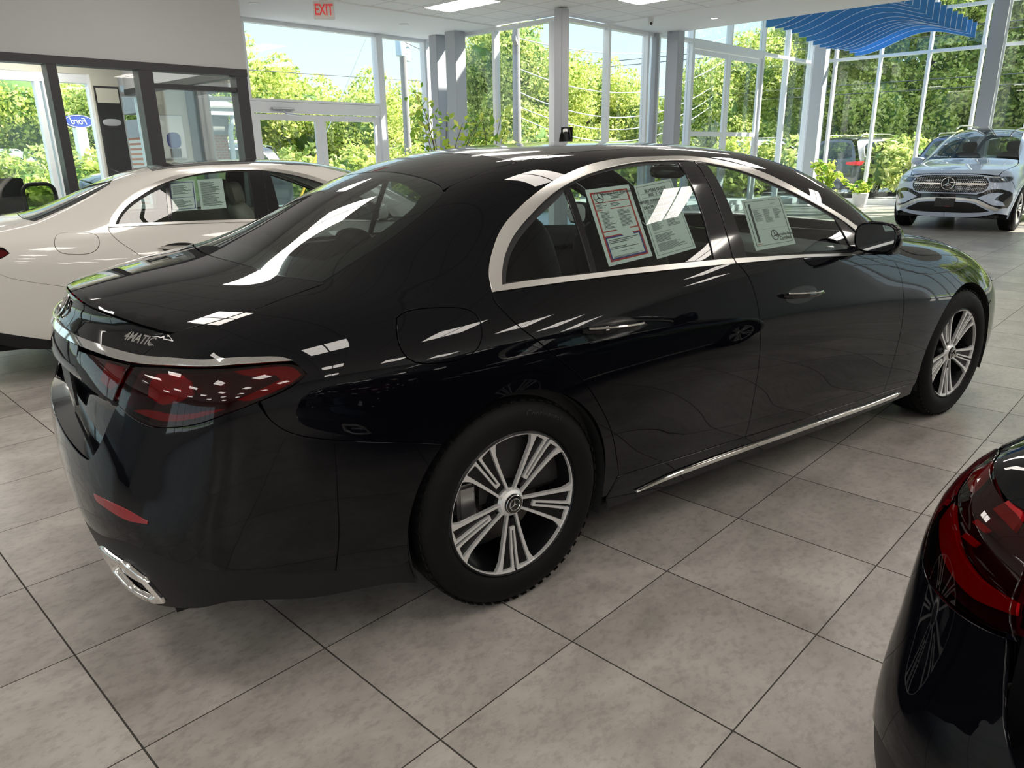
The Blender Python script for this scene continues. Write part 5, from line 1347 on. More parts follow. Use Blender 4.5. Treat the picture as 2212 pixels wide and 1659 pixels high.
def build_suv(name, label, paint, pose, front=False, wheel='five', h=.05, cat='car', plate_text=False):
    sf = SUV
    root = empty(name, (pose[0], pose[1], 0), pose[2], None, label, cat)
    def PT(nm, specs, mats, parent=None, mirror=False): return patch(sf, nm, specs, mats, parent or root, mirror)
    def S2(*xz): return [side_pt(sf, x, z) for x, z in xz]
    def arc(cx, a0, a1, r=.415, n=14): return [side_pt(sf, cx + r * math.cos(math.radians(a0 + (a1 - a0) * k / n)), .38 + r * math.sin(math.radians(a0 + (a1 - a0) * k / n))) for k in range(n + 1)]
    def Fy(*yz): return [sf.cast((9, y, z), (-1, 0, 0))[0] for y, z in yz]
    def Ry(*yz): return [sf.cast((-9, y, z), (1, 0, 0))[0] for y, z in yz]
    def Up(*xy): return [sf.cast((x, y, 9), (0, 0, -1))[0] for x, y in xy]
    full = lambda pts: list(pts) + [(p[0], -p[1], p[2]) for p in pts if abs(p[1]) > 1e-4][::-1]
    win = [S2((-.50, 1.20), (-.42, 1.42), (-.25, 1.55), (.20, 1.60), (.17, 1.19)), S2((.25, 1.19), (.27, 1.605), (.9, 1.615), (1.12, 1.60), (1.12, 1.175)), S2((1.20, 1.175), (1.20, 1.595), (1.5, 1.55), (1.9, 1.38), (2.22, 1.19), (2.24, 1.15))]
    ch = S2((-.55, 1.165), (-.45, 1.45), (-.25, 1.59), (.25, 1.64), (.9, 1.65), (1.3, 1.625), (1.55, 1.57), (1.95, 1.39), (2.34, 1.15), (1.5, 1.145))
    sp_ = [dict(dd, h=h) for dd in ()]
    for s in (False, True):
        side = S2((-.80, .98), (-.78, 1.2), (-.70, 1.45), (-.60, 1.62)) + [(-.3, -.56, 1.74), (.6, -.59, 1.77), (1.3, -.59, 1.76), (1.62, -.60, 1.71), (1.95, -.63, 1.57), (2.3, -.68, 1.36), (2.55, -.74, 1.18), (2.9, -.80, 1.12), (3.3, -.775, 1.07), (3.5, -.72, 1.03), (3.62, -.70, .955)] + S2((3.50, .86), (3.46, .72)) + arc(2.995, 55, 197) + S2((2.5, .24), (.5, .24)) + arc(0, -17, 125) + S2((-.5, .72), (-.72, .80))
        PT('side_body', [dict(poly=side, d=(0, .9, -.45), h=h, holes=win)], paint, mirror=s)
        PT('side_window', [dict(poly=w, d=D_SIDE, off=-.004, gap=-.004, lip=0, h=.12) for w in win], 'rear_glass' if not front else 'car_glass', mirror=s)
        PT('window_surround', [dict(poly=ch, d=D_SIDE, off=.004, gap=0, lip=.006, holes=[S2((-.51, 1.185), (-.43, 1.43), (-.25, 1.565), (.22, 1.615), (.9, 1.63), (1.28, 1.605), (1.53, 1.555), (1.92, 1.385), (2.28, 1.165), (1.5, 1.165))], h=.03)], 'satin_aluminium', mirror=s)
        PT('pillar_trim', [dict(poly=S2((1.12, 1.18), (1.12, 1.60), (1.20, 1.60), (1.20, 1.18)), d=D_SIDE, off=.002, gap=0, lip=.004)], 'gloss_black', mirror=s)
        PT('arch_moulding', [dict(poly=arc(cx, -20, 200, .455) + arc(cx, 200, -20, .412), d=D_SIDE, off=.006, gap=0, lip=.01, h=.03) for cx in (0, 2.995)], 'black_plastic' if not front else paint, mirror=s)
        PT('side_sill', [dict(poly=S2((.42, .30), (2.57, .30), (2.55, .235), (.45, .235)), d=D_SIDE, off=.006, gap=0, lip=.02)], 'black_plastic', mirror=s)
        for cx in (0, 2.995):
            mb = MB(); n = 16; vs = []; q = 1 if s else -1
            for k in range(n + 1):
                a = math.radians(-25 + 230 * k / n)
                for y in (.93, .6): vs.append((cx + .413 * math.cos(a), q * y, .38 + .413 * math.sin(a)))
            mb.add(vs, [(2 * k, 2 * k + 1, 2 * k + 3, 2 * k + 2) for k in range(n)]); vs = [(cx, q * .6, .38)] + vs[1::2]
            mb.add(vs, [(0, k + 1, k + 2) for k in range(n)]); mb.build('arch_liner', 'dark_liner', root, fixn=False)
        q = 1 if s else -1
        mb = MB(); mb.blob((2.02, q * 1.04, 1.17), (.09, .12, .075), 16, 10, .7); mo = mb.build('door_mirror', paint, root, smooth=True)
        mb = MB(); mb.box((1.90, q * 1.04 - .10, 1.115), (1.94, q * 1.04 + .10, 1.225)); mb.build('mirror_glass', 'mirror_glass', mo, bevel=.01)
        mb = MB(); mb.box((1.98, min(q * .86, q * .98), 1.10), (2.08, max(q * .86, q * .98), 1.14)); mb.build('mirror_stalk', 'gloss_black', mo, bevel=.01)
        mb = MB(); mb.tube([(-.35, q * .55, 1.745), (-.28, q * .555, 1.80), (.6, q * .575, 1.825), (1.2, q * .575, 1.82), (1.48, q * .575, 1.76)], .016, 8); mb.build('roof_rail', 'satin_aluminium', root, smooth=True)
        tl = [(-.62, -.93, 1.06), (-.78, -.90, 1.05), (-.90, -.78, 1.04), (-.97, -.55, 1.04), (-.98, -.55, .97), (-.92, -.78, .93), (-.80, -.91, .93), (-.70, -.94, .99)]
        t = PT('tail_lamp', [dict(poly=tl, d=D_CORN, off=.004, gap=0, lip=.01, h=.04)], 'lamp_red', mirror=s)
        if front:
            hl = [(3.70, -.635, .955), (3.60, -.76, .945), (3.50, -.845, .94), (3.46, -.87, .925), (3.50, -.87, .87), (3.60, -.80, .845), (3.72, -.66, .84), (3.78, -.57, .865), (3.76, -.585, .925)]
            t = PT('head_lamp', [dict(poly=hl, d=D_FC, off=.004, gap=0, lip=.01, h=.03)], 'lamp_dark', mirror=s)
            PT('lamp_lens', [dict(poly=hl, d=D_FC, off=.034, gap=.004, lip=.03, h=.03)], 'clear_lens', parent=t, mirror=s)
            mb = MB()
            for yy, xx in ((.64, 3.665), (.74, 3.60)): mb.blob((xx + .02, q * yy, .885), (.03, .038, .030), 14, 8, .8)
            mb.build('lamp_projector', 'chrome', t, smooth=True)
            mb = MB(); mb.tube([sf.cast((3.9 - .6 * (y - .60), q * y, .928), (-.72, -q * .69, 0))[0] + Vector((.014, q * .014, 0)) for y in (.61, .68, .75, .82)], .007, 6); mb.build('lamp_eyebrow', 'text_white', t)
            # lower side intakes: black ring with painted blade
            c_ = Fy((-.86, .70), (-.70, .735), (-.55, .70), (-.42, .625), (-.40, .60), (-.60, .50), (-.72, .42), (-.88, .42), (-.92, .55), (-.91, .66))
            PT('side_intake', [dict(poly=c_, d=D_FC, off=.003, gap=0, lip=.012, h=.03)], 'gloss_black', mirror=s)
            b_ = Fy((-.80, .665), (-.66, .67), (-.53, .62), (-.47, .585), (-.60, .52), (-.70, .47), (-.84, .455), (-.80, .52), (-.70, .555), (-.72, .60))
            PT('intake_blade', [dict(poly=b_, d=D_FC, off=.018, gap=0, lip=.014, h=.03)], paint, mirror=s)
    PT('bonnet', [dict(poly=full([(3.755, 0, 1.0), (3.72, -.40, .985), (3.66, -.60, .965), (3.62, -.69, .96), (3.5, -.715, 1.03), (3.3, -.77, 1.07), (2.9, -.795, 1.12), (2.60, -.745, 1.17), (2.62, -.4, 1.20), (2.64, 0, 1.205)]), d=D_TOP, h=h, gap=.003)], paint)
    PT('windscreen', [dict(poly=full([(2.56, 0, 1.24), (2.52, -.45, 1.22), (2.47, -.70, 1.21), (2.3, -.675, 1.35), (1.95, -.625, 1.565), (1.68, -.595, 1.69), (1.62, -.3, 1.735), (1.60, 0, 1.745)]), d=(-.5, 0, -.85), off=-.002, gap=0, lip=0, h=.08)], 'rear_glass')
    PT('roof_panel', [dict(poly=full([(1.585, 0, 1.745), (1.605, -.3, 1.735), (1.655, -.59, 1.70), (1.3, -.58, 1.76), (.6, -.58, 1.77), (-.3, -.55, 1.74), (-.66, -.50, 1.69), (-.70, -.25, 1.715), (-.71, 0, 1.72)]), d=D_TOP, h=.08)], 'gloss_black' if front else paint)
    tg = full([(-.73, 0, 1.69), (-.74, -.3, 1.68), (-.72, -.50, 1.65)] + Ry((-.60, 1.5), (-.70, 1.3), (-.80, 1.07)) + Ry((-.80, .92), (-.70, .62), (-.3, .60), (0, .60)))
    rw = full(Ry((0, 1.60), (-.40, 1.58), (-.52, 1.50), (-.66, 1.20), (-.62, 1.14), (0, 1.12)))
    PT('tailgate', [dict(poly=tg, d=D_REAR, h=.07, holes=[rw])], paint)
    PT('rear_window', [dict(poly=rw, d=D_REAR, h=.1, off=-.003, gap=0, lip=0)], 'rear_glass')
    bb = Ry((0, .60), (-.3, .60), (-.70, .62), (-.80, .90)) + [(-.80, -.91, .93)] + S2((-.72, .80), (-.5, .72)) + arc(0, 125, 195) + S2((-.6, .25)) + Ry((-.7, .27), (0, .27))
    PT('rear_bumper', [dict(poly=bb, d=D_CORN, h=.06, both=True)], paint if not front else paint)
    fbm = Fy((0, .985), (-.25, .98), (-.45, .965), (-.60, .945)) + [(3.70, -.64, .95), (3.62, -.74, .93), (3.50, -.86, .86), (3.46, -.90, .72)] + arc(2.995, 54, -15) + S2((3.5, .30)) + Fy((-.75, .33), (-.4, .26), (0, .25))
    gr = Fy((0, .955), (-.40, .95), (-.50, .935), (-.575, .86), (-.59, .80), (-.56, .72), (-.50, .685), (-.3, .675), (0, .67))
    PT('front_bumper', [dict(poly=fbm, d=D_FC, h=.04 if front else .07, both=True)], paint)
    g = PT('grille', [dict(poly=full(gr), d=(-1, 0, 0), off=.003, gap=0, h=.05)], 'gloss_black')
    if front:
        mb = MB()
        for i in range(-19, 20):
            for j in range(-5, 6):
                y = i * .030 + (.015 if j % 2 else 0); z = .815 + j * .0235
                if abs(y) > .56 - max(0, abs(z - .80) - .06) * .9 or abs(y) < .115 and abs(z - .815) < .11 or abs(z - .815) < .014 or z < .69 or z > .94: continue
                p, n = sf.cast((9, y, z), (-1, 0, 0)); p = p + n * .010
                mb.add([p + Vector((0, -.009, 0)), p + Vector((0, 0, .0085)), p + Vector((0, .009, 0)), p + Vector((0, 0, -.0085)), p + n * .006], [(0, 1, 4), (1, 2, 4), (2, 3, 4), (3, 0, 4)])
        o = mb.build('grille_pattern', 'chrome', g)
        PT('grille_bar', [dict(poly=Fy((-.12, .825), (-.55, .825), (-.55, .805), (-.12, .805)), d=(-1, 0, 0), off=.016, gap=0, lip=.01, h=.03)], 'satin_aluminium', parent=g)
        PT('grille_bar', [dict(poly=Fy((-.12, .825), (-.55, .825), (-.55, .805), (-.12, .805)), d=(-1, 0, 0), off=.016, gap=0, lip=.01, h=.03)], 'satin_aluminium', parent=g, mirror=True)
        PT('grille_frame', [dict(poly=full(Fy((0, .967), (-.41, .962), (-.515, .945), (-.592, .865), (-.607, .80), (-.575, .712), (-.51, .672), (-.3, .662), (0, .657))), d=(-1, 0, 0), off=.005, gap=0, lip=.008, h=.03, holes=[full(gr)])], paint, parent=g)
        mb = MB(); p, n = sf.cast((9, 0, .815), (-1, 0, 0)); star(mb, p + n * .03, .10, (0, 1, 0), (0, 0, 1), (1, 0, 0)); mb.build('star_emblem', 'chrome', g, smooth=False)
        lowi = full(Fy((0, .52), (-.40, .50), (-.55, .43), (-.66, .37), (-.5, .345), (0, .335)))
        PT('lower_intake', [dict(poly=lowi, d=(-1, 0, 0), off=.004, gap=0, lip=.01, h=.05)], 'black_plastic')
        PT('intake_edge', [dict(poly=full(Fy((0, .55), (-.41, .53), (-.58, .445), (-.75, .365), (-.80, .40), (-.62, .48), (-.43, .565), (0, .59))), d=(-1, 0, 0), off=.008, gap=0, lip=.01, h=.03)], 'satin_aluminium')
        PT('intake_band', [dict(poly=full(Fy((0, .655), (-.42, .645), (-.58, .61), (-.62, .50), (-.43, .567), (0, .592))), d=(-1, 0, 0), off=.006, gap=0, lip=.006, h=.04)], 'gloss_black')
        p, n = sf.cast((9, 0, .50), (-1, 0, 0))
        mb = MB(); mb.box((p.x + .01, -.155, .43), (p.x + .022, .155, .58)); pl = mb.build('number_plate', 'plate_black', root, bevel=.003)
        text_obj('plate_lettering', 'Mercedes-Benz', .020, 'text_white', pl, .0005, frame_mtx((p.x + .0225, 0, .567), (0, 1, 0), (0, 0, 1)))
        text_obj('plate_lettering', 'of Syracuse', .018, 'ink_red', pl, .0005, frame_mtx((p.x + .0225, .05, .441), (0, 1, 0), (0, 0, 1)))
        mb = MB(); mb.blob((2.3, 0, 1.02), (.30, .74, .13), 20, 8, .5); mb.build('dashboard', 'dark_leather', root, smooth=True)
        for y in (-.38, .38):
            mb = MB(); mb.blob((1.2, y, .95), (.12, .26, .38), 16, 10, .5); mb.blob((1.10, y, 1.42), (.06, .13, .10), 14, 8, .6); mb.build('front_seat', 'dark_leather', root, smooth=True)
    mb = MB(); mb.box((-.95, -.75, .24), (3.7, .75, .30)); mb.box((.45, -.9, .24), (2.55, .9, .30)); mb.box((-.7, -.86, .3), (2.2, .86, .9)) if not front else None
    mb.build('floor_pan', 'dark_liner', root)
    w0 = make_wheel(root, wheel if front else 'many', rot=.3); w0.scale = (1.07,) * 3
    w0.location = (0, -.84, .38); w1 = copy_tree(w0, root); w1.location = (2.995, -.84, .38)
    for cx in (0, 2.995):
        w = copy_tree(w0, root); w.location = (cx, .84, .38); w.rotation_euler = (0, 0, PI)
    return root

# ------------------------------------------------------------------ outdoors
slab('ground', [((-60, -60, -.30), (90, 90, -.12))], 'grass')
bpy.data.objects['ground'].location.z = 0
mb = MB(); mb.box((20.6, -30, -.12), (34, 60, -.06)); mb.box((-40, 11.8, -.12), (20.6, 24, -.07)); mb.box((-40, -30, -.12), (-10.2, 11.8, -.07)); mb.box((-10.2, -30, -.12), (20.6, -13.2, -.07)); mb.box((10.15, 8.25, -.12), (20.6, 11.8, -.07)); structure(mb.build('asphalt_lot', 'asphalt'))
mb = MB(); mb.box((33.9, -30, -.12), (34.1, 60, .02)); mb.box((-40, 23.9, -.12), (34, 24.1, .02)); mb.box((20.45, -13, -.12), (21.6, 12, -.03)); structure(mb.build('kerb', 'kerb'))
# leaves
def leaf_mat(name, c1, c2, c3):
    m = bpy.data.materials.new(name); m.use_nodes = True; MATS[name] = m
    nt = m.node_tree; N = nt.nodes; L = nt.links; N.clear()
    out = N.new('ShaderNodeOutputMaterial'); d = N.new('ShaderNodeBsdfDiffuse'); t = N.new('ShaderNodeBsdfTranslucent'); a = N.new('ShaderNodeMixShader')
    g = N.new('ShaderNodeNewGeometry'); r = N.new('ShaderNodeValToRGB'); e = r.color_ramp.elements
    e[0].position = .1; e[0].color = (*c1, 1); e[1].position = .95; e[1].color = (*c3, 1); q = e.new(.5); q.color = (*c2, 1)
    L.new(g.outputs['Random Per Island'], r.inputs[0]); L.new(r.outputs[0], d.inputs[0]); L.new(r.outputs[0], t.inputs[0])
    a.inputs[0].default_value = .55; L.new(d.outputs[0], a.inputs[1]); L.new(t.outputs[0], a.inputs[2]); L.new(a.outputs[0], out.inputs[0])
leaf_mat('leaf_spring', (.24, .34, .07), (.62, .68, .17), (.90, .88, .40))
leaf_mat('leaf_green', (.20, .29, .08), (.52, .60, .18), (.86, .85, .38))
leaf_mat('leaf_house', (.16, .32, .05), (.45, .58, .08), (.72, .74, .20))
mat('bark', (.16, .12, .09), .9, noise=(6, (.09, .07, .05)))
def leaves_mesh(name, pts, nrm, size, m, seed=0):
    rng = np.random.default_rng(seed); n = len(pts)
    a = rng.normal(size=(n, 3)); nn = nrm + a * .8; nn /= np.linalg.norm(nn, axis=1, keepdims=True)
    u = np.cross(nn, rng.normal(size=(n, 3))); u /= np.linalg.norm(u, axis=1, keepdims=True); v = np.cross(nn, u)
    s = (size * rng.uniform(.6, 1.35, n))[:, None]
    V = np.stack([pts - u * s, pts + v * s * .55 + nn * s * .18, pts + u * s, pts - v * s * .55 + nn * s * .18], 1).reshape(-1, 3)
    me = bpy.data.meshes.new(name); me.vertices.add(4 * n); me.vertices.foreach_set('co', V.astype('f4').ravel())
    F = np.arange(4 * n).reshape(n, 4); F = np.concatenate([F[:, [0, 1, 2]], F[:, [0, 2, 3]]], 1).reshape(-1, 3)
    me.loops.add(6 * n); me.loops.foreach_set('vertex_index', F.ravel().astype('i4'))
    me.polygons.add(2 * n); me.polygons.foreach_set('loop_start', (np.arange(2 * n) * 3).astype('i4')); me.polygons.foreach_set('loop_total', np.full(2 * n, 3, 'i4'))
    me.update(); me.validate(); me.materials.append(MATS[m]); return me
def crown_mesh(seed, m, n=11000, size=.034):
    rng = np.random.default_rng(seed)
    K = 26; c = rng.normal(size=(K, 3)); c /= np.linalg.norm(c, axis=1, keepdims=True); c *= rng.uniform(.35, .78, (K, 1)); c[:, 2] = c[:, 2] * 1.0
    rad = rng.uniform(.22, .40, K); w = rad ** 2 / (rad ** 2).sum()
    k = rng.choice(K, n, p=w); d = rng.normal(size=(n, 3)); d /= np.linalg.norm(d, axis=1, keepdims=True)
    p = c[k] + d * (rad[k] * rng.uniform(.75, 1.05, n))[:, None]
    return leaves_mesh('crown', p, d, size, m, seed)
CRN = [crown_mesh(1, 'leaf_spring'), crown_mesh(2, 'leaf_green'), crown_mesh(3, 'leaf_spring'), crown_mesh(4, 'leaf_green')]
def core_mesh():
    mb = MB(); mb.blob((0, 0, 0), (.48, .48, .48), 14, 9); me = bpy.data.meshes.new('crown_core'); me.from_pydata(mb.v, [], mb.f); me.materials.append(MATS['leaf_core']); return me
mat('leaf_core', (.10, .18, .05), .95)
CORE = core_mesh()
TREES = []
WORDS = ['bright yellow-green', 'mid green', 'pale spring-green', 'darker green']
def tree(az, dist, top, width, kind, where):
    a = math.radians(az); x = CAM_POS.x + dist * math.cos(a); y = CAM_POS.y + dist * math.sin(a)
    r = empty('tree', (x, y, -.1), random.uniform(0, 6.28), label='%s leafy tree %s' % (WORDS[kind], where), cat='tree', group=None)
    h = top; cz = h * .56
    n = max(1, int(math.ceil((h * .92) / (width * 2.3)))); ph = h * .92 / n
    for i in range(n):
        zc = h * .10 + ph * (i + .5); sz = max(ph * .5 * (1.25 if n > 1 else 1.0), width * .8 if n > 1 else 0); w = width * (1.0 if i == 0 else .92)
        if i == n - 1: zc = h - sz * .88
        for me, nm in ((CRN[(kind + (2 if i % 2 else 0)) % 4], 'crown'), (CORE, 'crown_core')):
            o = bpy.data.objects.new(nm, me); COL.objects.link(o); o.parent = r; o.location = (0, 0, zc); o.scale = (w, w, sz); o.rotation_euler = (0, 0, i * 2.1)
    mb = MB(); mb.cyl((0, 0, 0), (0, 0, cz), .16, .09, 8); mb.build('trunk', 'bark', r)
    TREES.append(r)
random.seed(5)
tl = [(63.0, 30, 5.6, 2.7, 0, 'rising highest beyond the window over the double doors'), (58.6, 31, 4.7, 2.3, 2, 'beyond the middle of the window over the double doors'), (54.8, 30, 4.4, 2.1, 0, 'beyond the right edge of the window over the double doors'),
      (50.6, 33, 4.4, 2.4, 2, 'beyond the utility pole left of the paired columns'), (45.4, 24, 5.4, 1.5, 1, 'behind the paired grey columns'), (43.0, 23, 5.6, 1.7, 1, 'beyond the glass right of the paired columns'),
      (40.9, 25, 4.5, 1.8, 0, 'just left of the pillar with the charging cable'), (38.0, 29, 5.0, 1.9, 0, 'just right of the pillar with the charging cable'), (35.0, 30, 4.4, 1.9, 2, 'beyond the second pane right of the charging cable pillar'),
      (31.9, 34, 3.1, 2.3, 0, 'low between the slim dark column and the tall column beside it'), (29.1, 30, 4.6, 1.9, 1, 'beyond the left leaf of the tall double doors'), (26.5, 31, 5.8, 2.1, 0, 'beyond the right leaf of the tall double doors'),
      (24.2, 33, 6.9, 2.2, 2, 'beyond the narrow panes left of the corner column'), (21.6, 34, 8.4, 2.5, 0, 'beyond the corner column of the high hall'), (18.6, 34, 8.8, 2.6, 2, 'beyond the parked grey car outside'),
      (15.6, 35, 9.2, 2.8, 0, 'left of the pale crossover, beyond the glass'), (12.4, 36, 9.4, 3.0, 1, 'above the pale crossover'), (9.0, 36, 9.6, 3.0, 3, 'at the right edge of the view above the crossover'),
      (5.0, 37, 9.4, 3.3, 1, 'beyond the glazing right of the view'), (0, 38, 9.0, 3.6, 0, 'farther right beyond the long glazing'), (-6, 36, 8.5, 3.5, 2, 'far along the long glazing to the right'), (-13, 38, 8.5, 3.8, 1, 'near the far right end of the long glazing'), (-20, 38, 9, 3.6, 0, 'beyond the far right end of the glazing'),
      (67.5, 31, 4.9, 2.5, 1, 'seen through the right bay of the office glass'), (71.5, 34, 4.6, 2.4, 3, 'seen through the middle bay of the office glass'), (76.0, 36, 5.6, 2.8, 0, 'seen through the left bay of the office glass'), (81.0, 36, 5.6, 2.9, 2, 'left of the view beyond the office'),
      (86, 37, 5.5, 3, 0, 'well left of the view beyond the office')]
for t in tl: tree(*t)
# second row fills the gaps lower down
for i, (az, d, top, w, k) in enumerate(((61, 36, 4.5, 3.2, 1), (56.8, 36, 4.1, 3.0, 3), (52.8, 36, 4.1, 3.0, 1), (49, 33, 4.4, 2.8, 3), (39.4, 34, 3.9, 2.6, 1), (36.4, 36, 3.9, 2.6, 3), (33.2, 38, 3.2, 2.8, 1), (30.5, 36, 4.1, 2.6, 3), (27.8, 38, 5.4, 2.8, 1), (25.2, 39, 6.4, 3.0, 1), (22.9, 40, 8.2, 3.0, 3), (20, 41, 9.6, 3.2, 1), (17, 42, 10, 3.4, 3), (13.9, 43, 10.5, 3.4, 1), (10.7, 43, 10.5, 3.6, 2), (7, 44, 10.5, 3.8, 0), (2.5, 44, 10, 4, 1), (73.8, 40, 5.2, 3.2, 2), (78.5, 42, 6.0, 3.4, 1))):
    tree(az, d, top, w, k, 'in the back row of the tree belt')
    TREES[-1]['group'] = 'trees in the back row of the belt'; TREES[-1]['label'] = 'leafy tree in the back row of the tree belt outside'
# shrubs along the ground
BUSH = [crown_mesh(11, 'leaf_green', 1800, .085), crown_mesh(12, 'leaf_spring', 1800, .085)]
for i in range(34):
    az = 88 - i * 2.9; d = 27.5 + 1.5 * math.sin(i * 2.3); a = math.radians(az)
    if 40 < az < 49: d = 20.5
    r = empty('shrub', (CAM_POS.x + d * math.cos(a), CAM_POS.y + d * math.sin(a), -.1), i, label='leafy shrub in the hedge under the trees outside', cat='shrub', group='shrubs in the hedge outside')
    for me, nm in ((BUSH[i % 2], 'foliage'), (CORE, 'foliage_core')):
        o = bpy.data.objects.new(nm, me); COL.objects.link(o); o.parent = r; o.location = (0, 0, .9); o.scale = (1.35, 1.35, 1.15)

# utility poles and wires
def pole(x, y, h, lab, tf):
    r = empty('utility_pole', (x, y, -.1), math.radians(40), label=lab, cat='utility pole')
    mb = MB(); mb.cyl((0, 0, 0), (0, 0, h), .13, .09, 12); mb.build('post', 'wood_pole', r, smooth=True)
    if tf:
        for sx, q in ((-.36, .8), (.34, 1.0)):
            mb = MB(); mb.lathe([(0, -.38 * q), (.19 * q, -.38 * q), (.19 * q, .34 * q), (.15 * q, .40 * q), (0, .40 * q)], 18, 'Z', (sx, 0, 4.85)); mb.cyl((sx, 0, 5.2), (sx, 0, 5.4), .03, n=8); mb.build('transformer', 'transformer_grey', r, smooth=True)
        mb = MB(); mb.box((-.36, -.03, 4.6), (.36, .03, 4.68)); mb.box((-.36, -.03, 5.0), (.36, .03, 5.06)); mb.build('bracket', 'steel', r)
    mb = MB(); mb.box((-1.0, -.05, h - .5), (1.0, .05, h - .4)); mb.build('crossarm', 'wood_pole', r); return r
pole(15.8, 19.65, 9.0, 'grey utility pole with two transformers beyond the glass left of the columns', True)
pole(14.15, 13.05, 4.6, 'blue-grey utility pole beyond the glass left of the charging pillar', False)
def wire(lab, p, q, sag, m='wire_dark', r=.014, grp=None):
    p, q = Vector(p), Vector(q); mb = MB(); n = 24
    mb.tube([p.lerp(q, i / n) - Vector((0, 0, sag * 4 * (i / n) * (1 - i / n))) for i in range(n + 1)], r, 5)
    tag(mb.build('overhead_wire', m, smooth=True), lab, 'wire', grp)
wire('thin dark wire sloping down to the right past the transformer pole', (9, 19.0, 6.6), (26, 20.5, 3.1), .3)
wire('thin wire crossing the sky level behind the transformer pole', (0, 24, 4.3), (30, 22.5, 4.3), .15)
for k, (z, s) in enumerate(((4.6, .5), (3.9, .9), (3.35, 1.05), (3.0, 1.05), (2.75, 1.15))):
    wire('%s of the sagging pale wires beyond the panes right of the charging pillar' % ['topmost', 'second highest', 'middle', 'second lowest', 'lowest'][k], (14.2, 13.1, z - .4), (26.0, 13.4, z + .8), s, 'wire', .015)
for k, z in enumerate((5.1, 4.9, 3.6, 3.3)):
    wire('%s long dark wire crossing behind the tall hall glazing' % ['topmost', 'second', 'third', 'lowest'][k], (26, 26, z), (30, -22, z + .3), .2)
# guy wire with yellow guard
r = empty('guy_wire', (11.9, 19.0, -.1), label='slanting guy wire with a yellow guard beyond the right door leaf', cat='guy wire')
mb = MB(); mb.cyl((0, 0, 1.6), (3.2, .5, 6.3), .012, n=5); mb.build('strand', 'steel', r)
mb = MB(); mb.cyl((-.85, -.1, .25), (0, 0, 1.6), .04, n=8); mb.build('guard', 'yellow_plastic', r)
# street sign board seen beyond the office, its back to us, and the low bank sign
r = empty('pylon_sign', (7.22, 24.2, -.1), math.radians(198), label='blue oval Ford sign seen from behind through the office glass', cat='sign')
mb = MB(); n = 48; pts = [(math.cos(2 * PI * k / n), math.sin(2 * PI * k / n)) for k in range(n)]
mb.prism([(u * .46, v * .185) for u, v in pts], lambda u, v, t: (u, t, 2.60 + v), -.05, .05); mb.build('oval_board', 'sign_blue', r)
mb = MB(); mb.tube([(u * .43, .055, 2.60 + v * .165) for u, v in pts], .008, 5, True); mb.build('oval_line', 'text_white', r)
text_obj('sign_letters', 'Ford', .26, 'text_white', r, .003, frame_mtx((0, .055, 2.60), (1, 0, 0), (0, 0, 1)), shear=.35)
mb = MB(); mb.box((-.16, -.10, 0), (.16, .10, 2.43)); mb.build('sign_post', 'white_plastic', r, bevel=.01)
r = empty('monument_sign', (9.4, 39.0, -.1), math.radians(195), label='small white AmeriCU roadside sign seen through the left office bay', cat='sign')
mb = MB(); mb.box((-.62, -.12, 0), (-.45, .12, .9)); mb.box((.45, -.12, 0), (.62, .12, .9)); mb.box((-.62, -.14, 0), (.62, .14, .28)); mb.box((-.45, -.10, .34), (.45, .10, .78))
mb.add([(-.75, -.16, .9), (.75, -.16, .9), (.75, .16, .9), (-.75, .16, .9), (0, -.16, 1.15), (0, .16, 1.15)], [(0, 1, 4), (3, 5, 2), (0, 4, 5, 3), (1, 2, 5, 4), (0, 3, 2, 1)]); mb.build('sign_frame', 'white_plastic', r)
text_obj('sign_letters', 'AmeriCU', .21, 'sign_blue', r, .003, frame_mtx((0, .115, .56), (-1, 0, 0), (0, 0, 1)))
# brick corner of the neighbouring wing with its gutter
r = empty('brick_building', (6.0, 13.6, -.1), label='red brick building corner with white gutter and downspout beyond the office', cat='building')
def brick_mat():
    m = MATS['brick_wall']; nt = m.node_tree; b = nt.nodes['Principled BSDF']; t = nt.nodes.new('ShaderNodeTexBrick'); t.inputs['Scale'].default_value = 5
    t.inputs['Color1'].default_value = (.45, .19, .11, 1); t.inputs['Color2'].default_value = (.36, .14, .09, 1); t.inputs['Mortar'].default_value = (.5, .46, .4, 1); t.inputs['Mortar Size'].default_value = .018
    tc = nt.nodes.new('ShaderNodeTexCoord'); mp = nt.nodes.new('ShaderNodeMapping'); mp.inputs['Rotation'].default_value = (PI / 2, 0, 0); nt.links.new(tc.outputs['Object'], mp.inputs[0]); nt.links.new(mp.outputs[0], t.inputs['Vector']); nt.links.new(t.outputs['Color'], b.inputs['Base Color'])
brick_mat()
mb = MB(); mb.box((-.25, 0, 0), (.55, 3, 1.95)); mb.build('brick_walling', 'brick_wall', r)
mb = MB(); mb.box((-.28, -.02, 1.95), (.60, 3, 2.30)); mb.build('fascia', 'wood_pole', r)
mb = MB(); mb.box((-.3, -.16, 2.30), (.78, 0, 2.42)); mb.tube([(.68, -.08, 2.3), (.64, -.06, 2.15), (.60, -.05, 2.0), (.60, -.05, 0)], .05, 8); mb.build('gutter', 'white_plastic', r)
mb = MB(); mb.add([(-.3, -.2, 2.45), (.8, -.2, 2.45), (.8, 3, 3.2), (-.3, 3, 3.2), (-.3, 3, 2.45), (.8, 3, 2.45)], [(0, 1, 2, 3), (3, 2, 5, 4), (0, 3, 4), (1, 5, 2)]); mb.box((-.3, -.2, 2.42), (.8, 3, 2.45)); mb.build('roof', 'wood_pole', r)

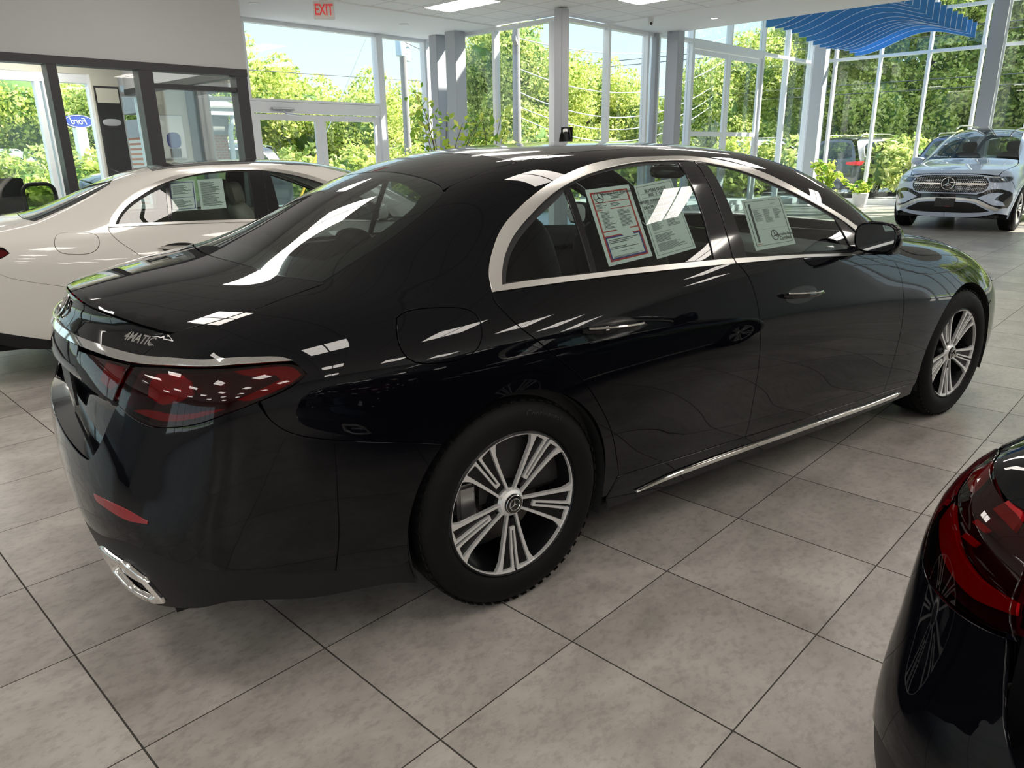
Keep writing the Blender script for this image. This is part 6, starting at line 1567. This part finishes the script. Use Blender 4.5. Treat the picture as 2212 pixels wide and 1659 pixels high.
# indoor and threshold plants
def plant(loc, h, spread, n, lab, seed, name='potted_plant', size=.055, stems=7):
    r = empty(name, loc, label=lab, cat='plant'); rng = np.random.default_rng(seed); pts = []; mb = MB()
    for k in range(stems):
        a = 2 * PI * k / stems + rng.uniform(-.3, .3); hh = h * rng.uniform(.65, 1.0); sp_ = spread * rng.uniform(.5, 1.0)
        c = [Vector((0, 0, .3)), Vector((sp_ * .25 * math.cos(a), sp_ * .25 * math.sin(a), hh * .5)), Vector((sp_ * .65 * math.cos(a), sp_ * .65 * math.sin(a), hh * .85)), Vector((sp_ * math.cos(a), sp_ * math.sin(a), hh))]
        mb.tube(c, [.012, .009, .007, .004], 6)
        for i in range(n // stems):
            t = rng.uniform(.35, 1.0) * 3; j = min(int(t), 2); q = c[j].lerp(c[j + 1], t - j); pts.append(tuple(q + Vector(rng.normal(0, .07 * h / 1.5, 3))))
    mb.build('stem', 'bark', r, smooth=True)
    P = np.array(pts); nm = np.tile(np.array([[0, 0, 1.0]]), (len(P), 1)); me = leaves_mesh('foliage', P, nm, size, 'leaf_house', seed); o = bpy.data.objects.new('foliage', me); COL.objects.link(o); o.parent = r
    mb = MB(); mb.lathe([(0, 0), (.15, 0), (.20, .32), (.18, .34), (.17, .30), (0, .30)], 28, 'Z'); mb.build('pot', 'white_plastic', r, smooth=True)
    return r
plant((8.45, 9.45, 0), 2.45, .80, 260, 'tall loose yellow-green plant standing in front of the paired grey columns', 3, size=.075, stems=9)
plant((9.25, 9.1, 0), 2.1, .40, 110, 'smaller yellow-green plant to the right of the tall loose one', 8, size=.075, stems=4)
plant((19.35, 7.0, 0), 1.25, .42, 210, 'bushy yellow-green plant at the foot of the hall corner column', 4, size=.085, stems=7)
plant((19.7, 6.2, 0), .72, .45, 150, 'low yellow-green plant along the sill left of the crossover', 6, size=.08, stems=6)

# ------------------------------------------------------------------ cars
SED = (1.28053947, 1.7071683, -0.18533742); WHT = (1.59333676, 5.50523421, -0.32490134); BLK = (1.38464773, -1.44674301, -0.40144292)
build_sedan('sedan', 'large glossy black sedan in the middle of the showroom, three papers in its side windows', 'black_paint', SED)
build_sedan('sedan', 'white sedan parked beyond the black one, in front of the dark-framed office', 'white_paint', WHT, .96, leather='cream_leather', texts=False, h=.04)
build_sedan('sedan', 'black sedan cut off at the lower right, only its rear left corner in view', 'black_paint', BLK, .95, tail_style='tall', texts=False, h=.03)
build_suv('crossover', 'pale blue-grey crossover facing the camera by the tall windows', 'grey_blue_paint', (18.15643766, 2.93446465, 3.14621609), front=True)

# ------------------------------------------------------------------ papers in the car windows
def car_pt(pose, p, s=1.0):
    c, q = math.cos(pose[2]), math.sin(pose[2]); return Vector((pose[0] + (c * p[0] - q * p[1]) * s, pose[1] + (q * p[0] + c * p[1]) * s, p[2] * s))
def sheet(name, pose, corners, lab, items, s=1.0, grp=None, inset_=.016):
    """corners tl, tr, br, bl on the glass; items drawn in unit coordinates (0..1, 0..1 from the top left)"""
    C4 = [Vector(c) + Vector((0, inset_, -inset_ * .3)) for c in corners]
    W = [car_pt(pose, c, s) for c in C4]; org = sum(W, Vector()) / 4
    r = empty(name, org, label=lab, cat='paper', group=grp)
    n = (W[1] - W[0]).cross(W[3] - W[0]).normalized() * -1.0
    if n.dot(CAM_POS - org) < 0: n = -n
    def P(u, v, o=0.0): return (W[0] * (1 - u) + W[1] * u) * (1 - v) + (W[3] * (1 - u) + W[2] * u) * v + n * o - org
    def quad(mb, u0, v0, u1, v1, o0, o1):
        q = [P(u0, v0, o1), P(u1, v0, o1), P(u1, v1, o1), P(u0, v1, o1), P(u0, v0, o0), P(u1, v0, o0), P(u1, v1, o0), P(u0, v1, o0)]
        mb.add(q, [(0, 1, 2, 3), (4, 7, 6, 5), (0, 4, 5, 1), (1, 5, 6, 2), (2, 6, 7, 3), (3, 7, 4, 0)])
    mb = MB(); quad(mb, 0, 0, 1, 1, -.0006, 0); mb.build('sheet', 'paper', r)
    rnd = random.Random(len(lab)); groups = {}
    for it in items:
        k = it[0]
        if k == 'box': groups.setdefault(it[5], []).append(it[1:5])
        elif k == 'frame':
            _, u0, v0, u1, v1, t, m = it; tv = t * .62
            groups.setdefault(m, []).extend([(u0, v0, u1, v0 + tv), (u0, v1 - tv, u1, v1), (u0, v0, u0 + t, v1), (u1 - t, v0, u1, v1)])
        elif k == 'lines':
            _, u0, v0, u1, v1, nl, m = it
            for i in range(nl):
                v = v0 + (v1 - v0) * (i + .2) / nl; groups.setdefault(m, []).append((u0 + (.0 if i % 5 else .0), v, u0 + (u1 - u0) * rnd.uniform(.45, 1.0), v + (v1 - v0) / nl * .42))
        elif k == 'text':
            _, u, v, body, size, m, sh = it
            ex = (P(1, v) - P(0, v)).normalized(); ey = (P(u, 0) - P(u, 1)).normalized()
            text_obj('lettering', body, size * s, m, r, .0, frame_mtx(P(u, v, .0008), ex, ey), shear=sh, bold=.0004)
        elif k == 'star':
            _, u, v, rad = it; ex = (P(1, v) - P(0, v)).normalized(); ey = (P(u, 0) - P(u, 1)).normalized(); ey = (ey - ex * ey.dot(ex)).normalized()
            g = MB(); c = P(u, v, .001); g.tube([c + (ex * math.cos(a) + ey * math.sin(a)) * rad for a in [2 * PI * i / 30 for i in range(30)]], rad * .07, 5, True)
            for i in range(3):
                a = PI / 2 + i * 2 * PI / 3; g.cyl(c, c + (ex * math.cos(a) + ey * math.sin(a)) * rad, rad * .10, rad * .03, 6)
            g.build('star_print', 'ink', r)
    for m, L in groups.items():
        mb = MB(); [quad(mb, a, b, c, d, .0, .0005 if m == 'ink' else .0003) for a, b, c, d in L]; o = mb.build({'ink': 'print', 'ink_red': 'red_border', 'ink_blue': 'blue_border'}.get(m, 'print'), m, r)
        if m == 'ink': o['kind'] = 'stuff'
    return r
red = [('frame', .07, .05, .93, .955, .035, 'ink_red'), ('box', .07, .19, .93, .20, 'ink_red'), ('box', .07, .285, .93, .295, 'ink_red'), ('box', .07, .565, .93, .58, 'ink_red'), ('box', .47, .58, .53, .63, 'ink_red'), ('box', .07, .63, .93, .645, 'ink_red'),
       ('frame', .105, .645, .895, .935, .028, 'ink_blue'), ('star', .23, .125, .020), ('text', .66, .088, 'Mercedes-Benz of Syracuse', .0135, 'ink', .2), ('lines', .50, .11, .82, .165, 3, 'ink'), ('lines', .13, .215, .36, .275, 4, 'ink'), ('lines', .45, .215, .70, .265, 3, 'ink'),
       ('lines', .17, .315, .46, .545, 14, 'ink'), ('lines', .55, .315, .84, .545, 14, 'ink'), ('lines', .16, .68, .84, .74, 3, 'ink'), ('lines', .16, .775, .84, .815, 2, 'ink'), ('lines', .34, .84, .66, .852, 1, 'ink'), ('lines', .16, .895, .86, .918, 2, 'ink')]
guide = [('text', .5, .105, 'BUYERS GUIDE', .017, 'ink', 0), ('box', .1, .135, .9, .138, 'ink'), ('text', .5, .165, '2025   E   Sedan', .014, 'ink', .2), ('box', .1, .19, .9, .193, 'ink'), ('text', .46, .245, 'IMPLIED WARRANTIES ONLY', .0145, 'ink', 0), ('lines', .16, .265, .82, .295, 3, 'ink'), ('text', .42, .325, 'DEALER WARRANTY', .0155, 'ink', 0),
         ('lines', .14, .355, .88, .41, 5, 'ink'), ('lines', .12, .44, .46, .64, 18, 'ink'), ('lines', .52, .44, .88, .63, 12, 'ink'), ('lines', .12, .67, .82, .68, 1, 'ink'), ('lines', .12, .70, .80, .80, 7, 'ink'), ('lines', .12, .815, .88, .925, 9, 'ink'), ('frame', .04, .03, .96, .965, .006, 'ink')]
cert = [('frame', .05, .05, .95, .93, .012, 'ink'), ('box', .12, .10, .17, .86, 'ink'), ('box', .20, .20, .93, .203, 'ink'), ('lines', .20, .225, .40, .46, 12, 'ink'), ('lines', .44, .225, .66, .50, 14, 'ink'), ('lines', .70, .225, .90, .44, 11, 'ink'), ('box', .28, .62, .93, .623, 'ink'), ('star', .55, .76, .021), ('text', .79, .765, 'Mercedes-Benz', .018, 'ink', 0), ('text', .79, .845, 'Certified', .021, 'ink', 0), ('lines', .08, .885, .30, .91, 1, 'ink_red'), ('lines', .68, .125, .86, .14, 1, 'ink')]
# writing lines that wander over the wrong material are kept to their own group
sheet('window_sticker', SED, [(0.485, -0.691, 1.313), (0.692, -0.690, 1.325), (0.672, -0.842, 1.086), (0.463, -0.844, 1.069)], 'red and blue bordered dealer sheet in the black sedan rear door window', red)
sheet('window_sticker', SED, [(0.711, -0.698, 1.319), (0.911, -0.690, 1.338), (0.9, -0.841, 1.095), (0.689, -0.848, 1.074)], 'BUYERS GUIDE sheet right of the red bordered one', guide)
sheet('window_sticker', SED, [(1.256, -0.752, 1.245), (1.522, -0.745, 1.251), (1.511, -0.848, 1.062), (1.242, -0.853, 1.056)], 'certified sheet with star emblem in the black sedan front door window', cert)
sheet('window_sticker', WHT, [(0.41, -0.659, 1.333), (0.588, -0.665, 1.339), (0.57, -0.814, 1.133), (0.392, -0.808, 1.127)], 'blue bordered sheet in the white sedan rear window', [('frame', .05, .05, .95, .95, .03, 'ink_blue'), ('lines', .15, .15, .85, .45, 9, 'ink'), ('box', .05, .55, .95, .565, 'ink_blue'), ('lines', .15, .62, .85, .88, 8, 'ink')], .96)
sheet('window_sticker', WHT, [(0.608, -0.663, 1.340), (0.785, -0.668, 1.348), (0.773, -0.818, 1.137), (0.596, -0.815, 1.132)], 'grey printed sheet beside the blue bordered one in the white sedan', [('lines', .1, .08, .9, .9, 24, 'ink')], .96)

# ------------------------------------------------------------------ office furniture
r = empty('office_chair', (2.02, 9.0, 0), math.radians(20), label='black mesh-back office chair behind the office glass', cat='chair')
mb = MB(); n = 26; pts = [(.19 * math.copysign(abs(math.cos(2 * PI * k / n)) ** .5, math.cos(2 * PI * k / n)), 0, .98 + .20 * math.copysign(abs(math.sin(2 * PI * k / n)) ** .5, math.sin(2 * PI * k / n))) for k in range(n)]
mb.tube(pts, .022, 8, True); mb.build('back_frame', 'black_plastic', r, smooth=True)
glass('chair_mesh', (.55, .60, .45), 1.1); mb = MB(); mb.box((-.17, -.004, .80), (.17, .004, 1.16)); mb.build('back_mesh', 'chair_mesh', r)
mb = MB(); mb.blob((0, -.22, .50), (.25, .25, .06), 16, 8, .5); mb.build('seat', 'dark_leather', r, smooth=True)
mb = MB(); mb.tube([(0, .02, .80), (0, .05, .6), (0, -.1, .46)], .025, 8); mb.cyl((0, -.2, .06), (0, -.2, .46), .03); mb.build('column_post', 'black_plastic', r, smooth=True)
for k in range(5):
    a = 2 * PI * k / 5; mb = MB(); mb.tube([(0, -.2, .12), (.28 * math.cos(a), -.2 + .28 * math.sin(a), .07)], .02, 6); mb.blob((.28 * math.cos(a), -.2 + .28 * math.sin(a), .035), (.03, .02, .035), 10, 6); mb.build('leg', 'black_plastic', r, smooth=True)
r = empty('monitor', (1.62, 9.15, .75), math.radians(-25), label='back of a black computer monitor at the left edge', cat='monitor')
mb = MB(); mb.box((-.30, -.02, .12), (.30, .02, .50)); mb.build('screen_case', 'black_plastic', r, bevel=.01)
mb = MB(); mb.box((-.03, .0, .0), (.03, .05, .3)); mb.box((-.12, -.08, 0), (.12, .10, .012)); mb.build('stand', 'black_plastic', r)
r = empty('desk', (1.2, 9.15, 0), label='grey office desk carrying the monitor behind the glass', cat='desk')
mb = MB(); mb.box((-1.0, -.4, .71), (.75, .4, .75)); mb.build('desk_top', 'wall_grey', r, bevel=.004)
for sx in (-.95, .62):
    mb = MB(); mb.box((sx, -.38, 0), (sx + .05, .38, .71)); mb.build('leg', 'wall_grey', r)
r = empty('wall_picture', (4.42, 11.57, 1.42), label='framed picture with a blue helmet-like shape on the cream office wall', cat='picture')
mb = MB(); mb.box((0, -.025, 0), (.42, 0, .66)); mb.build('frame', 'column_grey', r)
mb = MB(); mb.box((.01, -.03, .015), (.41, -.025, .645)); mb.build('print', 'white_plastic', r)
mb = MB(); mb.blob((.24, -.03, .28), (.11, .006, .12), 16, 10, .7); mb.build('blue_shape', 'sign_blue', r, smooth=True)
mb = MB(); mb.box((.16, -.034, .02), (.33, -.03, .16)); mb.build('dark_shape', 'plate_black', r)
r = empty('wall_poster', (3.62, 11.56, 1.0), label='tall dark vehicle poster on the far office wall between two windows', cat='poster')
mb = MB(); mb.box((0, -.02, 0), (.34, 0, 1.45)); mb.build('print', 'plate_black', r)
mb = MB(); mb.blob((.17, -.022, .95), (.13, .006, .05), 18, 8, .8); mb.build('vehicle_shape', 'column_grey', r, smooth=True)
mb = MB(); mb.box((.02, -.024, 1.22), (.32, -.02, 1.42)); mb.build('light_patch', 'wall_cream', r)

# parked cars outdoors
build_suv('crossover', 'dark grey car with red tail lamps parked outside the right glazing', 'dark_grey_paint', (24.1, 8.2, math.radians(-12)), cat='car', h=.12)
build_suv('crossover', 'blue car parked outside just left of the pale crossover', 'blue_paint', (24.6, 5.2, math.radians(-8)), cat='car', h=.12)
for k, (x, y, a, lab) in enumerate(((19.5, 24.4, 160, 'pale car parked outside beyond the right door leaf'), (25.5, 12.4, -14, 'silver car parked outside beyond the tall double doors'), (6.8, 31, 175, 'silver car on the road beyond the AmeriCU sign'), (9.0, 18.0, 170, 'dark car parked outside behind the office'))):
    build_suv('crossover', lab, ['grey_blue_paint', 'grey_blue_paint', 'grey_blue_paint', 'dark_grey_paint'][k], (x, y, math.radians(a)), cat='car', h=.2)
